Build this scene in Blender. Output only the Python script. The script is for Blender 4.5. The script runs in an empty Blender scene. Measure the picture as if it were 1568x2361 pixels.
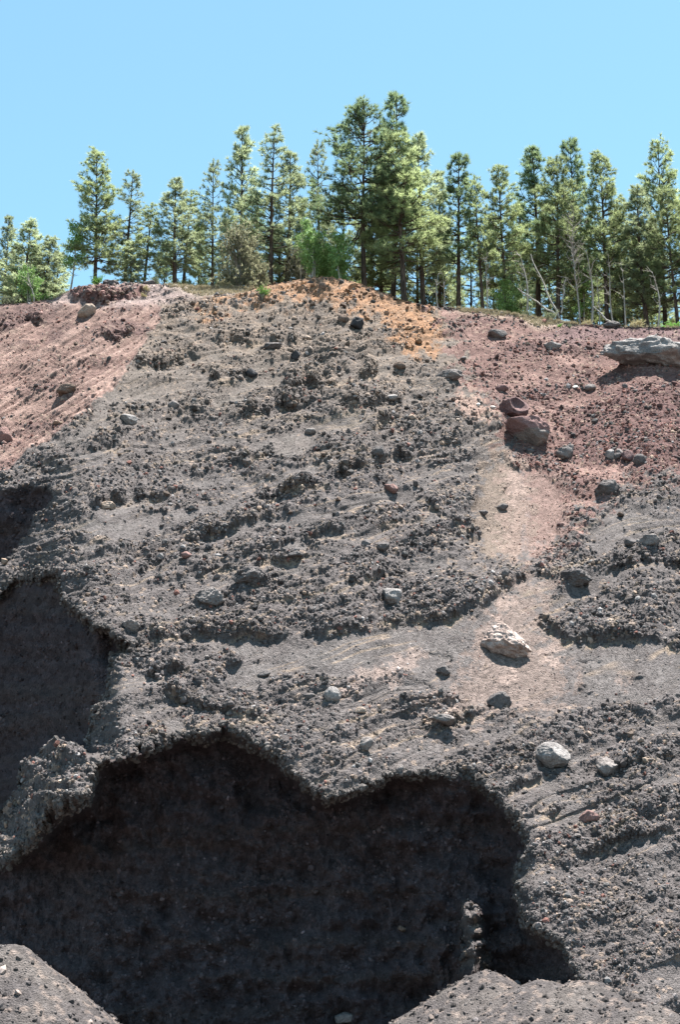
import bpy, math, random
import numpy as np
from mathutils import Vector, Matrix

random.seed(7)
rng = np.random.default_rng(7)
scn = bpy.context.scene
R = math.radians

# ------------------------------------------------------------------ camera
PITCH = R(16.0)
TV = math.tan(R(18.5))
TH = TV * 681 / 1024
CAMZ = 1.6
cam_d = bpy.data.cameras.new('camera')
cam = bpy.data.objects.new('camera', cam_d)
scn.collection.objects.link(cam)
cam.location = (0, 0, CAMZ)
cam.rotation_euler = (R(90) + PITCH, 0, 0)
cam_d.sensor_fit = 'VERTICAL'
cam_d.angle = R(37)
cam_d.clip_end = 3000
scn.camera = cam

# ------------------------------------------------------------------ light
SUN = Vector((0.18, 0.13, 0.96)).normalized()
sun_el = math.asin(SUN.z)
sun_az = math.atan2(SUN.x, SUN.y)
world = bpy.data.worlds.new('World')
scn.world = world
world.use_nodes = True
nt = world.node_tree
sky = nt.nodes.new('ShaderNodeTexSky')
sky.sky_type = 'NISHITA'
sky.sun_disc = False
sky.sun_elevation = sun_el
sky.sun_rotation = sun_az
sky.altitude = 1500
sky.air_density = 1.0
sky.dust_density = 0.9
sky.ozone_density = 1.0
bg = nt.nodes['Background']
hsv = nt.nodes.new('ShaderNodeHueSaturation')
hsv.inputs['Hue'].default_value = 0.468
hsv.inputs['Saturation'].default_value = 1.0
nt.links.new(sky.outputs[0], hsv.inputs['Color'])
nt.links.new(hsv.outputs[0], bg.inputs['Color'])
bg.inputs['Strength'].default_value = 0.074
sd = bpy.data.lights.new('sun', 'SUN')
sd.energy = 5.0
sd.angle = R(0.5)
sd.color = (1.0, 0.955, 0.90)
so = bpy.data.objects.new('sun', sd)
scn.collection.objects.link(so)
so.rotation_euler = SUN.to_track_quat('Z', 'Y').to_euler()
so.location = (0, 0, 80)
scn.view_settings.view_transform = 'Standard'
scn.view_settings.look = 'None'
scn.view_settings.exposure = 1.93
scn.view_settings.gamma = 1.0

# ------------------------------------------------------------------ helpers
def tag(o, label=None, cat=None, group=None, kind=None):
    if label: o['label'] = label
    if cat: o['category'] = cat
    if group: o['group'] = group
    if kind: o['kind'] = kind
    return o

def link(o, parent=None):
    scn.collection.objects.link(o)
    if parent: o.parent = parent
    return o

def mesh_np(name, V, F, mat, col=None, smooth=False):
    """V (n,3), F (m,k) -> mesh"""
    me = bpy.data.meshes.new(name)
    V = np.asarray(V, np.float32); F = np.asarray(F, np.int32)
    k = F.shape[1]
    me.vertices.add(len(V)); me.vertices.foreach_set('co', V.ravel())
    me.loops.add(F.size); me.loops.foreach_set('vertex_index', F.ravel())
    me.polygons.add(len(F))
    me.polygons.foreach_set('loop_start', np.arange(0, F.size, k, dtype=np.int32))
    me.polygons.foreach_set('loop_total', np.full(len(F), k, np.int32))
    me.polygons.foreach_set('use_smooth', np.full(len(F), smooth))
    if col is not None:
        a = me.color_attributes.new('Col', 'FLOAT_COLOR', 'POINT')
        c = np.ones((len(V), 4), np.float32); c[:, :3] = col
        a.data.foreach_set('color', c.ravel())
    me.materials.append(mat)
    me.update(); me.validate()
    return me

_perm = rng.permutation(512).astype(np.int64)
_perm = np.concatenate([_perm, _perm])
_ang = rng.uniform(0, 2 * math.pi, 512)
_gx, _gy = np.cos(_ang), np.sin(_ang)
_rx, _ry = rng.uniform(0, 1, 512), rng.uniform(0, 1, 512)

def _h(i, j, s):
    return _perm[(_perm[(i + s * 37) & 511] + j + s * 101) & 511]

def pn(x, y, s=0):
    xi = np.floor(x).astype(np.int64); yi = np.floor(y).astype(np.int64)
    fx = x - xi; fy = y - yi
    u = fx * fx * fx * (fx * (fx * 6 - 15) + 10); v = fy * fy * fy * (fy * (fy * 6 - 15) + 10)
    def g(a, b):
        h = _h(xi + a, yi + b, s)
        return _gx[h] * (fx - a) + _gy[h] * (fy - b)
    a = g(0, 0) * (1 - u) + g(1, 0) * u
    b = g(0, 1) * (1 - u) + g(1, 1) * u
    return (a * (1 - v) + b * v) * 1.5

def fbm(x, y, s=0, o=4, gain=.5):
    t = 0; a = 1
    for i in range(o):
        t = t + a * pn(x * 2 ** i + 13.7 * i, y * 2 ** i - 7.3 * i, s + i); a *= gain
    return t

def worley(x, y, s=0):
    xi = np.floor(x).astype(np.int64); yi = np.floor(y).astype(np.int64)
    d1 = np.full(x.shape, 9.0); rid = np.zeros(x.shape)
    for a in (-1, 0, 1):
        for b in (-1, 0, 1):
            h = _h(xi + a, yi + b, s)
            d = np.hypot(xi + a + _rx[h] - x, yi + b + _ry[h] - y)
            m = d < d1
            rid = np.where(m, _rx[(h * 7 + 3) & 511], rid)
            d1 = np.minimum(d, d1)
    return d1, rid

def inpoly(U, V, P):
    c = np.zeros(U.shape, bool)
    n = len(P)
    for i in range(n):
        x1, y1 = P[i]; x2, y2 = P[(i + 1) % n]
        if y1 == y2: continue
        m = ((y1 > V) != (y2 > V)) & (U < (x2 - x1) * (V - y1) / (y2 - y1) + x1)
        c ^= m
    return c.astype(np.float32)

def blur1(a, r, ax):
    if r < 1: return a
    p = [(0, 0)] * a.ndim; p[ax] = (r + 1, r)
    c = np.cumsum(np.pad(a, p, mode='edge').astype(np.float64), axis=ax)
    n = a.shape[ax]
    hi = np.take(c, np.arange(2 * r + 1, 2 * r + 1 + n), axis=ax)
    lo = np.take(c, np.arange(0, n), axis=ax)
    return (hi - lo) / (2 * r + 1)

def blur(a, r, ry=None):
    ry = r if ry is None else ry
    for _ in range(2):
        a = blur1(blur1(a, r, 1), ry, 0)
    return a

def sstep(a, b, x):
    t = np.clip((x - a) / (b - a), 0, 1)
    return t * t * (3 - 2 * t)

def ray(U, V):
    nx = (U / 1568 - .5) * 2 * TH
    ny = (.5 - V / 2361) * 2 * TV
    return nx, math.cos(PITCH) - ny * math.sin(PITCH), math.sin(PITCH) + ny * math.cos(PITCH)

# ------------------------------------------------------------------ materials
def new_mat(name):
    m = bpy.data.materials.new(name); m.use_nodes = True
    n = m.node_tree
    b = n.nodes['Principled BSDF']
    b.inputs['Roughness'].default_value = .95
    b.inputs['Specular IOR Level'].default_value = .15
    return m, n, b

def N(n, t, **kw):
    x = n.nodes.new(t)
    for k, v in kw.items():
        if hasattr(x, k): setattr(x, k, v)
        else: x.inputs[k].default_value = v
    return x

def mul_noise(n, colsock, scale, lo, hi, detail=4, coord=None, kind='ShaderNodeTexNoise'):
    tx = N(n, kind); tx.inputs['Scale'].default_value = scale
    if kind == 'ShaderNodeTexNoise': tx.inputs['Detail'].default_value = detail
    if coord: n.links.new(coord, tx.inputs['Vector'])
    mr = N(n, 'ShaderNodeMapRange'); mr.inputs[1].default_value = .3; mr.inputs[2].default_value = .7
    mr.inputs[3].default_value = lo; mr.inputs[4].default_value = hi
    n.links.new(tx.outputs[0], mr.inputs[0])
    mx = N(n, 'ShaderNodeVectorMath', operation='SCALE')
    n.links.new(colsock, mx.inputs[0]); n.links.new(mr.outputs[0], mx.inputs['Scale'])
    return mx.outputs[0], tx

def mat_ground():
    m, n, b = new_mat('cinder')
    at = N(n, 'ShaderNodeAttribute'); at.attribute_name = 'Col'
    tc = N(n, 'ShaderNodeTexCoord')
    c, t1 = mul_noise(n, at.outputs['Color'], 9, .72, 1.3, 6, tc.outputs['Object'])
    c, t2 = mul_noise(n, c, 38, .75, 1.3, 3, tc.outputs['Object'])
    n.links.new(c, b.inputs['Base Color'])
    v = N(n, 'ShaderNodeTexVoronoi'); v.inputs['Scale'].default_value = 16
    n.links.new(tc.outputs['Object'], v.inputs['Vector'])
    ad = N(n, 'ShaderNodeMath', operation='SUBTRACT')
    n.links.new(t2.outputs[0], ad.inputs[0]); n.links.new(v.outputs[0], ad.inputs[1])
    bp = N(n, 'ShaderNodeBump'); bp.inputs['Strength'].default_value = .9; bp.inputs['Distance'].default_value = .06
    n.links.new(ad.outputs[0], bp.inputs['Height']); n.links.new(bp.outputs[0], b.inputs['Normal'])
    return m

def mat_stone(name, base, alt, top=None, bs=.5):
    m, n, b = new_mat(name)
    tc = N(n, 'ShaderNodeTexCoord')
    tx = N(n, 'ShaderNodeTexNoise'); tx.inputs['Scale'].default_value = 1.6; tx.inputs['Detail'].default_value = 8
    n.links.new(tc.outputs['Object'], tx.inputs['Vector'])
    rp = N(n, 'ShaderNodeValToRGB')
    rp.color_ramp.elements[0].position = .38; rp.color_ramp.elements[1].position = .62
    rp.color_ramp.elements[0].color = (*base, 1); rp.color_ramp.elements[1].color = (*alt, 1)
    n.links.new(tx.outputs[0], rp.inputs[0])
    col = rp.outputs[0]
    if top:
        sp = N(n, 'ShaderNodeSeparateXYZ'); n.links.new(tc.outputs['Generated'], sp.inputs[0])
        ad = N(n, 'ShaderNodeMath', operation='MULTIPLY_ADD'); ad.inputs[1].default_value = .25
        n.links.new(tx.outputs[0], ad.inputs[0]); n.links.new(sp.outputs[2], ad.inputs[2])
        mr = N(n, 'ShaderNodeMapRange'); mr.inputs[1].default_value = .54; mr.inputs[2].default_value = .62
        n.links.new(ad.outputs[0], mr.inputs[0])
        mx = N(n, 'ShaderNodeMix', data_type='RGBA'); mx.inputs[7].default_value = (*top, 1)
        n.links.new(mr.outputs[0], mx.inputs[0]); n.links.new(col, mx.inputs[6])
        col = mx.outputs[2]
    c, t2 = mul_noise(n, col, 14, .65, 1.25, 5, tc.outputs['Object'])
    n.links.new(c, b.inputs['Base Color'])
    bp = N(n, 'ShaderNodeBump'); bp.inputs['Strength'].default_value = bs; bp.inputs['Distance'].default_value = .15
    n.links.new(t2.outputs[0], bp.inputs['Height']); n.links.new(bp.outputs[0], b.inputs['Normal'])
    return m

def mat_attr(name, rough=.9, trans=0.0, lo=.8, hi=1.2, scale=20):
    m, n, b = new_mat(name)
    at = N(n, 'ShaderNodeAttribute'); at.attribute_name = 'Col'
    oi = N(n, 'ShaderNodeObjectInfo')
    mr = N(n, 'ShaderNodeMapRange'); mr.inputs[3].default_value = .85; mr.inputs[4].default_value = 1.2
    n.links.new(oi.outputs['Random'], mr.inputs[0])
    mx = N(n, 'ShaderNodeVectorMath', operation='SCALE')
    n.links.new(at.outputs['Color'], mx.inputs[0]); n.links.new(mr.outputs[0], mx.inputs['Scale'])
    c, _ = mul_noise(n, mx.outputs[0], scale, lo, hi)
    n.links.new(c, b.inputs['Base Color'])
    b.inputs['Roughness'].default_value = rough
    if trans:
        tr = N(n, 'ShaderNodeBsdfTranslucent'); n.links.new(c, tr.inputs[0])
        ms = N(n, 'ShaderNodeMixShader'); ms.inputs[0].default_value = trans
        n.links.new(b.outputs[0], ms.inputs[1]); n.links.new(tr.outputs[0], ms.inputs[2])
        n.links.new(ms.outputs[0], n.nodes['Material Output'].inputs[0])
    return m

def mat_bark(name, a, b_, sc=(6, 6, 1.2)):
    m, n, b = new_mat(name)
    tc = N(n, 'ShaderNodeTexCoord'); mp = N(n, 'ShaderNodeMapping'); mp.inputs['Scale'].default_value = sc
    n.links.new(tc.outputs['Object'], mp.inputs[0])
    tx = N(n, 'ShaderNodeTexNoise'); tx.inputs['Scale'].default_value = 2; tx.inputs['Detail'].default_value = 6
    n.links.new(mp.outputs[0], tx.inputs[0])
    rp = N(n, 'ShaderNodeValToRGB')
    rp.color_ramp.elements[0].position = .35; rp.color_ramp.elements[1].position = .65
    rp.color_ramp.elements[0].color = (*a, 1); rp.color_ramp.elements[1].color = (*b_, 1)
    n.links.new(tx.outputs[0], rp.inputs[0]); n.links.new(rp.outputs[0], b.inputs['Base Color'])
    bp = N(n, 'ShaderNodeBump'); bp.inputs['Strength'].default_value = .6; bp.inputs['Distance'].default_value = .04
    n.links.new(tx.outputs[0], bp.inputs['Height']); n.links.new(bp.outputs[0], b.inputs['Normal'])
    return m

M_GROUND = mat_ground()
M_RUBBLE = mat_attr('scoria_rubble', .95, 0, .7, 1.25, 12)
M_NEEDLE = mat_attr('pine_needles', .75, .66, .8, 1.2, 1.2)
M_LEAF = mat_attr('aspen_leaves', .5, .35, .85, 1.15, 1.5)
M_GRASS = mat_attr('dry_grass', .9, .3, .85, 1.15, 2)
M_BARK = mat_bark('pine_bark', (.035, .026, .02), (.11, .08, .062))
M_PALE = mat_bark('pale_bark', (.2, .185, .165), (.42, .39, .34))
M_DEAD = mat_bark('weathered_wood', (.2, .18, .16), (.4, .365, .325))

# ------------------------------------------------------------------ terrain: the quarry face
du = 1.55
Uin = np.arange(-30, 1600, du)
Uax = np.concatenate([np.linspace(-900, -34, 90), Uin, np.linspace(1604, 2470, 90)])
Vax = np.arange(560, 2480, du)
U, V = np.meshgrid(Uax, Vax)
CREST = [(-900, 705), (-300, 700), (0, 701), (60, 698), (120, 690), (165, 668), (230, 656), (300, 652), (360, 655), (420, 660), (520, 663), (580, 665),
         (620, 656), (660, 649), (710, 641), (745, 637), (790, 643), (830, 653), (880, 673), (930, 692), (990, 706), (1060, 711),
         (1130, 716), (1200, 727), (1280, 740), (1340, 748), (1420, 753), (1568, 755), (2470, 765)]
vc_s = np.interp(Uax, *zip(*CREST))
vc = vc_s + 2.2 * pn(Uax / 14, Uax * 0, 3) + 1.4 * pn(Uax / 5, Uax * 0 + 5.5, 4)

# warped coordinates give every hand-drawn edge a ragged line
Uw = U + 10 * fbm(U / 60, V / 60, 11, 3) + 3 * pn(U / 9, V / 9, 14)
Vw = V + 8 * fbm(U / 55 + 9, V / 55, 15, 3) + 3 * pn(U / 9 + 4, V / 9, 18)

ALCOVE = [(216, 1778), (255, 1762), (330, 1738), (400, 1714), (440, 1702), (470, 1699), (545, 1706), (600, 1730), (655, 1768), (700, 1808), (745, 1852),
          (785, 1848), (830, 1818), (900, 1794), (960, 1797), (1020, 1786), (1080, 1796), (1130, 1830), (1165, 1870), (1200, 1905),
          (1215, 1960), (1195, 2020), (1188, 2080), (1212, 2130), (1262, 2165), (1312, 2205), (1345, 2270), (1352, 2310), (1352, 2600), (-900, 2600),
          (-900, 2150), (-100, 2040), (0, 2005), (40, 1985), (68, 1955), (108, 1912), (150, 1880), (195, 1858), (216, 1830), (214, 1795)]
LWALL = [(-900, 1440), (0, 1382), (30, 1348), (95, 1337), (125, 1333), (140, 1375), (190, 1432), (240, 1472), (312, 1494), (272, 1522), (255, 1570),
         (240, 1612), (215, 1662), (200, 1705), (196, 1738), (150, 1736), (98, 1738), (62, 1785), (32, 1850), (0, 1900), (-100, 1970), (-900, 2050)]
UWALL = [(-900, 1110), (0, 1141), (60, 1134), (110, 1126), (122, 1148), (95, 1180), (60, 1222), (40, 1265), (0, 1303), (-900, 1360)]
PILLAR = [(1065, 2085), (1095, 2070), (1118, 2150), (1132, 2240), (1056, 2245), (1058, 2150)]
Uw0, Vw0 = Uw, Vw
Uw = Uw + 9 * pn(U / 15, V / 15, 19); Vw = Vw + 9 * pn(U / 15 + 8, V / 15, 22)
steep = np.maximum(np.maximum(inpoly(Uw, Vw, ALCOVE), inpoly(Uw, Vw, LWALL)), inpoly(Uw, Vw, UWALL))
pil = inpoly(Uw, Vw, PILLAR)
alc = blur(inpoly(Uw, Vw, ALCOVE), 1); lwm = blur(inpoly(Uw, Vw, LWALL), 1)
Uw, Vw = Uw0, Vw0
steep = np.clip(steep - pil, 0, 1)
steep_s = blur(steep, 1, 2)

# slope field: how steep the ground is at every place, integrated from the foot upward
REDL = [(-900, 600), (150, 600), (150, 690), (380, 705), (352, 760), (322, 800), (300, 855), (232, 922), (132, 1002), (0, 1096), (-900, 1500)]
REDR = [(975, 600), (2480, 600), (2480, 1160), (1568, 1110), (1470, 1115), (1420, 1130), (1340, 1200), (1300, 1260), (1240, 1300), (1180, 1290), (1190, 1180), (1175, 1080), (1168, 1030),
        (1160, 985), (1115, 930), (1062, 895), (1058, 830), (1040, 760), (1000, 705)]
GULLY = [(1000, 690), (1050, 770), (1066, 860), (1110, 930), (1160, 1000), (1110, 1050), (1095, 1110), (1092, 1240), (1110, 1290), (1260, 1300), (1300, 1180), (1330, 1050), (1420, 900), (1500, 700), (1400, 600), (1000, 600)]
redl = inpoly(Uw, Vw, REDL); redr = inpoly(Uw, Vw, REDR); gully = inpoly(Uw, Vw, GULLY)
k = .95 + .10 * fbm(U / 160 + 3, V / 120, 21, 3)
BLK0 = [(0, 1900), (32, 1850), (62, 1785), (98, 1738), (200, 1735), (216, 1830), (150, 1880), (68, 1955), (0, 2005), (-200, 2080), (-200, 1990)]
k = k * (1 - .38 * inpoly(Uw, Vw, BLK0))
k = k * (1 - steep_s) + 9.0 * steep_s
te = (lambda r: r[2] / r[1])(ray(U, V))
dte = np.zeros_like(te); dte[:-1] = te[:-1] - te[1:]
inc = dte / np.maximum(k - te, .12)
inc = blur(inc * np.clip((V - vc_s[None, :]) / du + .5, 0, 1), 9, 1)
inc = inc * np.clip((V - vc_s[None, :]) / du + .5, 0, 1)
lnY = -np.cumsum(inc, axis=0)
ycr = np.interp(Uax, [-900, 0, 230, 740, 1000, 1250, 1568, 2470], [98, 93, 92, 91, 90, 90, 89.5, 90])
Y = ycr[None, :] * np.exp(lnY)

def line_v(P, u):
    xs, ys = zip(*sorted(P)); return np.interp(u, xs, ys)

def step_up(P, A, soft=6, pers=None, tr=35):
    """ground above a traced line stands back by A metres; pers: fades out that many px above it"""
    global Y
    xs = [p[0] for p in P]
    tap = sstep(min(xs) - 15, min(xs) + 20, Uw) * (1 - sstep(max(xs) + 15 - tr, max(xs) + 15, Uw))
    dv = line_v(P, Uw) - Vw
    s = sstep(-soft, soft, dv)
    if pers: s = s * np.exp(-np.maximum(dv, 0) / pers)
    Y = Y - A * tap * (1 - s)

# the front block on the left stands well before the left wall; the red slope stands behind the dark spur
step_up([(-900, 2060), (-100, 1970), (0, 1902), (32, 1852), (62, 1787), (98, 1740), (150, 1738), (196, 1738), (255, 1762), (330, 1738), (400, 1714), (440, 1702)], 4.6, 5, None, 330)
ridge = [(-900, 1500), (0, 1096), (132, 1002), (232, 922), (300, 852), (322, 800), (352, 760), (384, 700), (420, 640)]
xs_, ys_ = zip(*ridge)
behind = (np.interp(Uw, xs_, ys_) - Vw)
Y -= (2.0 * (1 - sstep(0, 14, behind)) + .8 * (1 - sstep(0, 120, behind))) * sstep(760, 900, V) * sstep(480, 60, U)
Y += 2.2 * blur(gully, 22)
# alcove wall: a hollow under its lip, vertical ribs, a pillar
ywall = np.interp(U, [-900, 0, 100, 200, 300, 600, 745, 900, 1000, 1150, 1215, 1300, 1350], [63, 59.5, 58.6, 57.4, 57, 56.8, 56.5, 56.2, 55.8, 54.8, 53.8, 51.2, 49.6])
ywall = blur(ywall, 12, 0) + .5 * fbm(U / 150, V / 110, 31, 3) + .3 * fbm(U / 40, V / 60, 33, 3) - 1.6 * sstep(1950, 2400, V)
rim = .22 * alc + .78 * sstep(.5, .97, blur(alc, 14)) * alc
Y = Y * (1 - rim) + rim * ywall
Y = Y * (1 - lwm) + lwm * (blur(Y, 35, 15) + .8 + .5 * fbm(U / 90, V / 200 + 5, 35, 3))
Y -= (2.0 + .8 * pn(U / 20, V / 26, 37)) * np.exp(-((U - 1090 + 14 * pn(V / 40, V * 0, 38)) / 27) ** 2) * sstep(2050, 2110, V)

# traced ledges: rubbly beds that stand out over the finer bed below
def overhang(P, A, h=55, lim=5):
    global H, rough, seam, scarp
    P = sorted(P); xs = [p[0] for p in P]
    tap = sstep(min(xs) - 12, min(xs) + 30, Uw) * (1 - sstep(max(xs) - 30, max(xs) + 12, Uw))
    dv = line_v(P, Uw) + lim * pn(U / 9, V / 14, 5) - Vw
    up = sstep(-4, 5, dv) * np.exp(-np.maximum(dv, 0) / h)
    dn = np.exp(-np.maximum(-dv, 0) / 16) * (dv < 0)
    amp = .42 * A * tap * np.clip(.55 + 1.3 * pn(U / 28, V / 60, 8), 0, 1.4)
    H = H + amp * up - .28 * amp * dn
    scarp = np.maximum(scarp, np.clip(amp * 3, 0, 1) * np.exp(-((dv - 2) / 7) ** 2))
    seam = np.maximum(seam, tap * np.exp(-((dv + 7) / 4.5) ** 2) * sstep(-.25, .3, pn(U / 38, V / 40, 9)) * (h != 22))
    rough = rough + .9 * tap * up - .5 * tap * dn * 1.0
scarp = np.zeros_like(Y); H = np.zeros_like(Y); rough = np.zeros_like(Y); seam = np.zeros_like(Y)
LEDGES = [([(650, 902), (720, 893), (764, 887), (844, 871), (880, 862)], 1.3, 45),
          ([(556, 978), (616, 957), (650, 945), (700, 940)], 1.2, 45), ([(780, 945), (850, 944), (930, 940)], .9, 30),
          ([(830, 997), (880, 985), (930, 970)], .9, 40), ([(740, 1122), (812, 1089), (884, 1072), (940, 1057), (998, 1046)], 1.1, 50),
          ([(590, 1165), (652, 1143), (724, 1124), (760, 1108)], .9, 45), ([(540, 1075), (590, 1062), (640, 1040)], .8, 35),
          ([(420, 1258), (500, 1232), (592, 1206), (640, 1195)], .6, 50), ([(300, 1335), (350, 1308), (412, 1270)], .7, 50),
          ([(450, 1338), (488, 1318), (568, 1317), (627, 1301), (740, 1284)], .5, 30), ([(600, 1364), (640, 1338), (671, 1314)], .5, 25),
          ([(800, 1352), (898, 1334), (950, 1322)], .6, 40), ([(690, 1476), (797, 1457), (862, 1442), (948, 1438), (1066, 1424)], .3, 60),
          ([(1000, 1445), (1061, 1419), (1129, 1369), (1176, 1347), (1226, 1335), (1291, 1322)], .35, 30),
          ([(1400, 1330), (1440, 1312), (1478, 1293), (1568, 1308), (1700, 1300)], .7, 35),
          ([(1230, 1432), (1269, 1462), (1309, 1480), (1356, 1484), (1410, 1473), (1449, 1472), (1482, 1476), (1536, 1490), (1600, 1502)], .4, 60),
          ([(325, 1492), (420, 1472), (500, 1466), (560, 1466), (650, 1476)], .6, 40), ([(315, 842), (355, 852), (410, 838), (450, 826)], 1.0, 40),
          ([(480, 800), (560, 792), (640, 800), (700, 790)], .6, 30), ([(440, 870), (500, 880), (590, 868)], .8, 30),
          ([(200, 1035), (240, 1040), (300, 1030)], .8, 60), ([(195, 1170), (260, 1160), (330, 1150), (420, 1140)], .6, 50),
          ([(380, 1590), (440, 1625), (520, 1660), (600, 1668)], .8, 40), ([(330, 1562), (400, 1552), (440, 1560)], .9, 35),
          ([(1000, 1690), (1060, 1662), (1110, 1650)], .5, 30), ([(1140, 1860), (1200, 1815), (1260, 1790)], .5, 30),
          ([(1400, 1790), (1460, 1765), (1568, 1745)], .5, 40), ([(1340, 1980), (1450, 1940), (1568, 1920)], .5, 50),
          ([(1200, 1890), (1270, 1880), (1310, 1862)], .4, 25), ([(960, 1150), (1010, 1180), (1085, 1240)], .4, 40),
          ([(160, 694), (230, 692), (300, 690), (340, 684)], .6, 22), ([(-60, 772), (20, 765), (60, 748), (110, 738)], .9, 35), ([(220, 778), (265, 786), (330, 772)], .8, 30)]
for P_, A_, h_ in LEDGES: overhang(P_, A_, h_)

def rag(P, r, amp=.45, lo=.34, hi=.66):
    m = blur(inpoly(Uw, Vw, P), r)
    e = m * (1 - m) * 4
    return sstep(lo, hi, m + amp * e * (fbm(U / 26, V / 20, 77, 4) + .5 * pn(U / 5, V / 5, 79)))
# smooth places of fine ash and sand
SAND = [[(405, 1472), (480, 1464), (560, 1466), (650, 1475), (700, 1490), (660, 1545), (600, 1590), (540, 1600), (520, 1560), (570, 1510), (470, 1500)],
        [(1102, 1080), (1150, 1036), (1165, 1075), (1235, 1085), (1300, 1120), (1290, 1230), (1215, 1300), (1110, 1285), (1092, 1180)],
        [(1185, 1342), (1260, 1330), (1295, 1342), (1245, 1420), (1300, 1484), (1450, 1474), (1600, 1506), (1700, 1600), (1500, 1625), (1330, 1625), (1240, 1650), (1100, 1625), (960, 1560), (700, 1560), (690, 1500), (800, 1462), (1000, 1445), (1100, 1415)],
        [(150, 1262), (240, 1212), (330, 1192), (470, 1172), (570, 1150), (560, 1180), (430, 1215), (330, 1240), (200, 1275)],
        [(195, 960), (250, 935), (262, 960), (220, 1000), (200, 1015)], [(500, 905), (560, 880), (590, 890), (540, 930), (480, 945)],
        [(370, 1660), (420, 1655), (440, 1690), (400, 1720)], [(560, 900), (640, 870), (700, 860), (640, 905)], [(620, 1110), (700, 1080), (780, 1050), (740, 1085), (640, 1135)],
        [(1390, 1200), (1430, 1170), (1440, 1250), (1380, 1290), (1340, 1260)], [(640, 1260), (760, 1230), (860, 1200), (800, 1240), (660, 1280)], [(600, 1030), (700, 1010), (820, 1010), (700, 1045), (600, 1060)]]
sand = np.zeros_like(Y)
for P_ in SAND: sand = np.maximum(sand, inpoly(Uw, Vw, P_))
sand = blur(sand, 6)
sand = sstep(.25, .75, sand + .5 * sand * (1 - sand) * 4 * fbm(U / 26, V / 20, 78, 4)) * (.45 + .55 * sstep(-.7, -.3, fbm(U / 60 + 3, V / 30, 75, 3)))
CHUTE = SAND[1]; LOWCH = SAND[2]

# metres along the slope, for world-sized detail
nx, fy, fz = ray(U, V)
Yr = 45.7 / np.maximum(.95 - te, .35); wallm = steep_s > .5
Xg = nx / fy * np.where(wallm, 55, Yr); Sl = np.where(wallm, 55 * te, 1.45 * (CAMZ + Yr * te))
bed = (Sl - .6 * Xg) + .9 * fbm(Xg / 9, Sl / 7, 41, 3)
bedn = pn(bed / 1.9, Xg / 14, 44) + .55 * pn(bed / .8, Xg / 9, 45)
s1 = pn(bed / .62, Xg / 24, 99) + .35 * pn(bed / .3, Xg / 12, 100)
inslope = 1 - steep_s
red_any = np.maximum(blur(redl, 3), blur(redr, 3))
BLOCK = [(0, 1900), (32, 1850), (62, 1785), (98, 1738), (200, 1735), (216, 1830), (150, 1880), (68, 1955), (0, 2005), (-200, 2080), (-200, 1990)]
rough = .62 + .60 * bedn * (1 - .6 * red_any) + .5 * fbm(Xg / 3, Sl / 2.2, 48, 3) + .45 * rough
rough = rough + .16 * s1 * (1 - red_any)
rough = rough * (1 - .95 * sand) - .3 * sand
rough = rough - .25 * blur(redl, 3)
FAN = [(1420, 880), (1568, 895), (1700, 1090), (1480, 1085), (1300, 1062), (1265, 1015), (1360, 940)]
fan = rag(FAN, 14, 1.0, .25, .75)
rough = np.clip(rough + .45 * fan, .0, 1.25)
rough = np.maximum(rough, .55 * steep_s)
blk = blur(inpoly(Uw, Vw, BLOCK), 2)
rough = np.maximum(rough, 1.1 * blk)
H += blk * (.3 + .6 * fbm(Xg / 1.6, Sl / 1.6, 53, 3))
rough = rough * (1 - .0 * U)
# bed relief: coarse beds stick out, with a sharp under-side
bd = np.clip(blur(rough, 5, 4), 0, 1.2)
H += (.19 * bd * inslope) * (1 - .55 * red_any)
H += .21 * fbm(Xg / 2.6, Sl / 2.4, 51, 3) * inslope * (1 - .8 * sand) * (1 - .35 * red_any)
H += (.45 * fbm(Xg / 2.2, Sl / 3, 55, 4) + .22 * pn(Sl / .6 + .4 * fbm(Xg / 4, Sl / 3, 96, 2), Xg / 9, 98)) * steep_s
# rills on the left red slope run down to the left
rill = pn((U * .62 + V) / 11, (U - V) / 260, 57) + .6 * pn((U * .62 + V) / 5, (U - V) / 120, 58)
H -= .13 * rill * blur(redl, 3) * sstep(690, 740, V)
# clinker lumps
w1, r1 = worley(Xg / .75, Sl / .8, 61)
w2, r2 = worley(Xg / .32 + 3, Sl / .34, 62)
w3, r3 = worley(Xg / .15 + 7, Sl / .16, 63)
rr = np.clip(rough, 0, 1.1)
lump = .30 * np.sqrt(np.clip(.6 - w1, 0, 1)) * (r1 > .45) * sstep(.25, .9, rr) + .30 * np.sqrt(np.clip(.7 - w2, 0, 1)) * (.25 + r2) * sstep(.1, .7, rr) + .11 * np.sqrt(np.clip(.75 - w3, 0, 1)) * (.35 + r3) * (.12 + sstep(.0, .5, rr))
lump = lump * (1 - .35 * red_any) * (1 - .3 * steep_s)
strat = inslope * (1 - .85 * sand) * (1 - .9 * red_any)
H += .085 * sstep(-.08, .06, s1) * strat * sstep(-.15, .35, fbm(Xg / 6, Sl / 3.5, 103, 2))
H += .42 * lump
H += .015 * pn(Xg / .07, Sl / .07, 66) * rr

# crest and the plateau behind it
ic = np.clip(np.searchsorted(Vax, vc), 1, len(Vax) - 2)
cols = np.arange(len(Uax))
Yc = blur1(blur1(Y[ic + 3, cols], 8, 0), 8, 0)
nback = np.maximum(ic[None, :] - np.arange(len(Vax))[:, None], 0)
nxc, fyc, fzc = ray(Uax, vc)
Zc = CAMZ + Yc / fyc * fzc
Zcs = blur1(blur1(CAMZ + Yc / ray(Uax, vc_s)[1] * ray(Uax, vc_s)[2], 14, 0), 14, 0)
Xc = nxc * Yc / fyc

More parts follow.
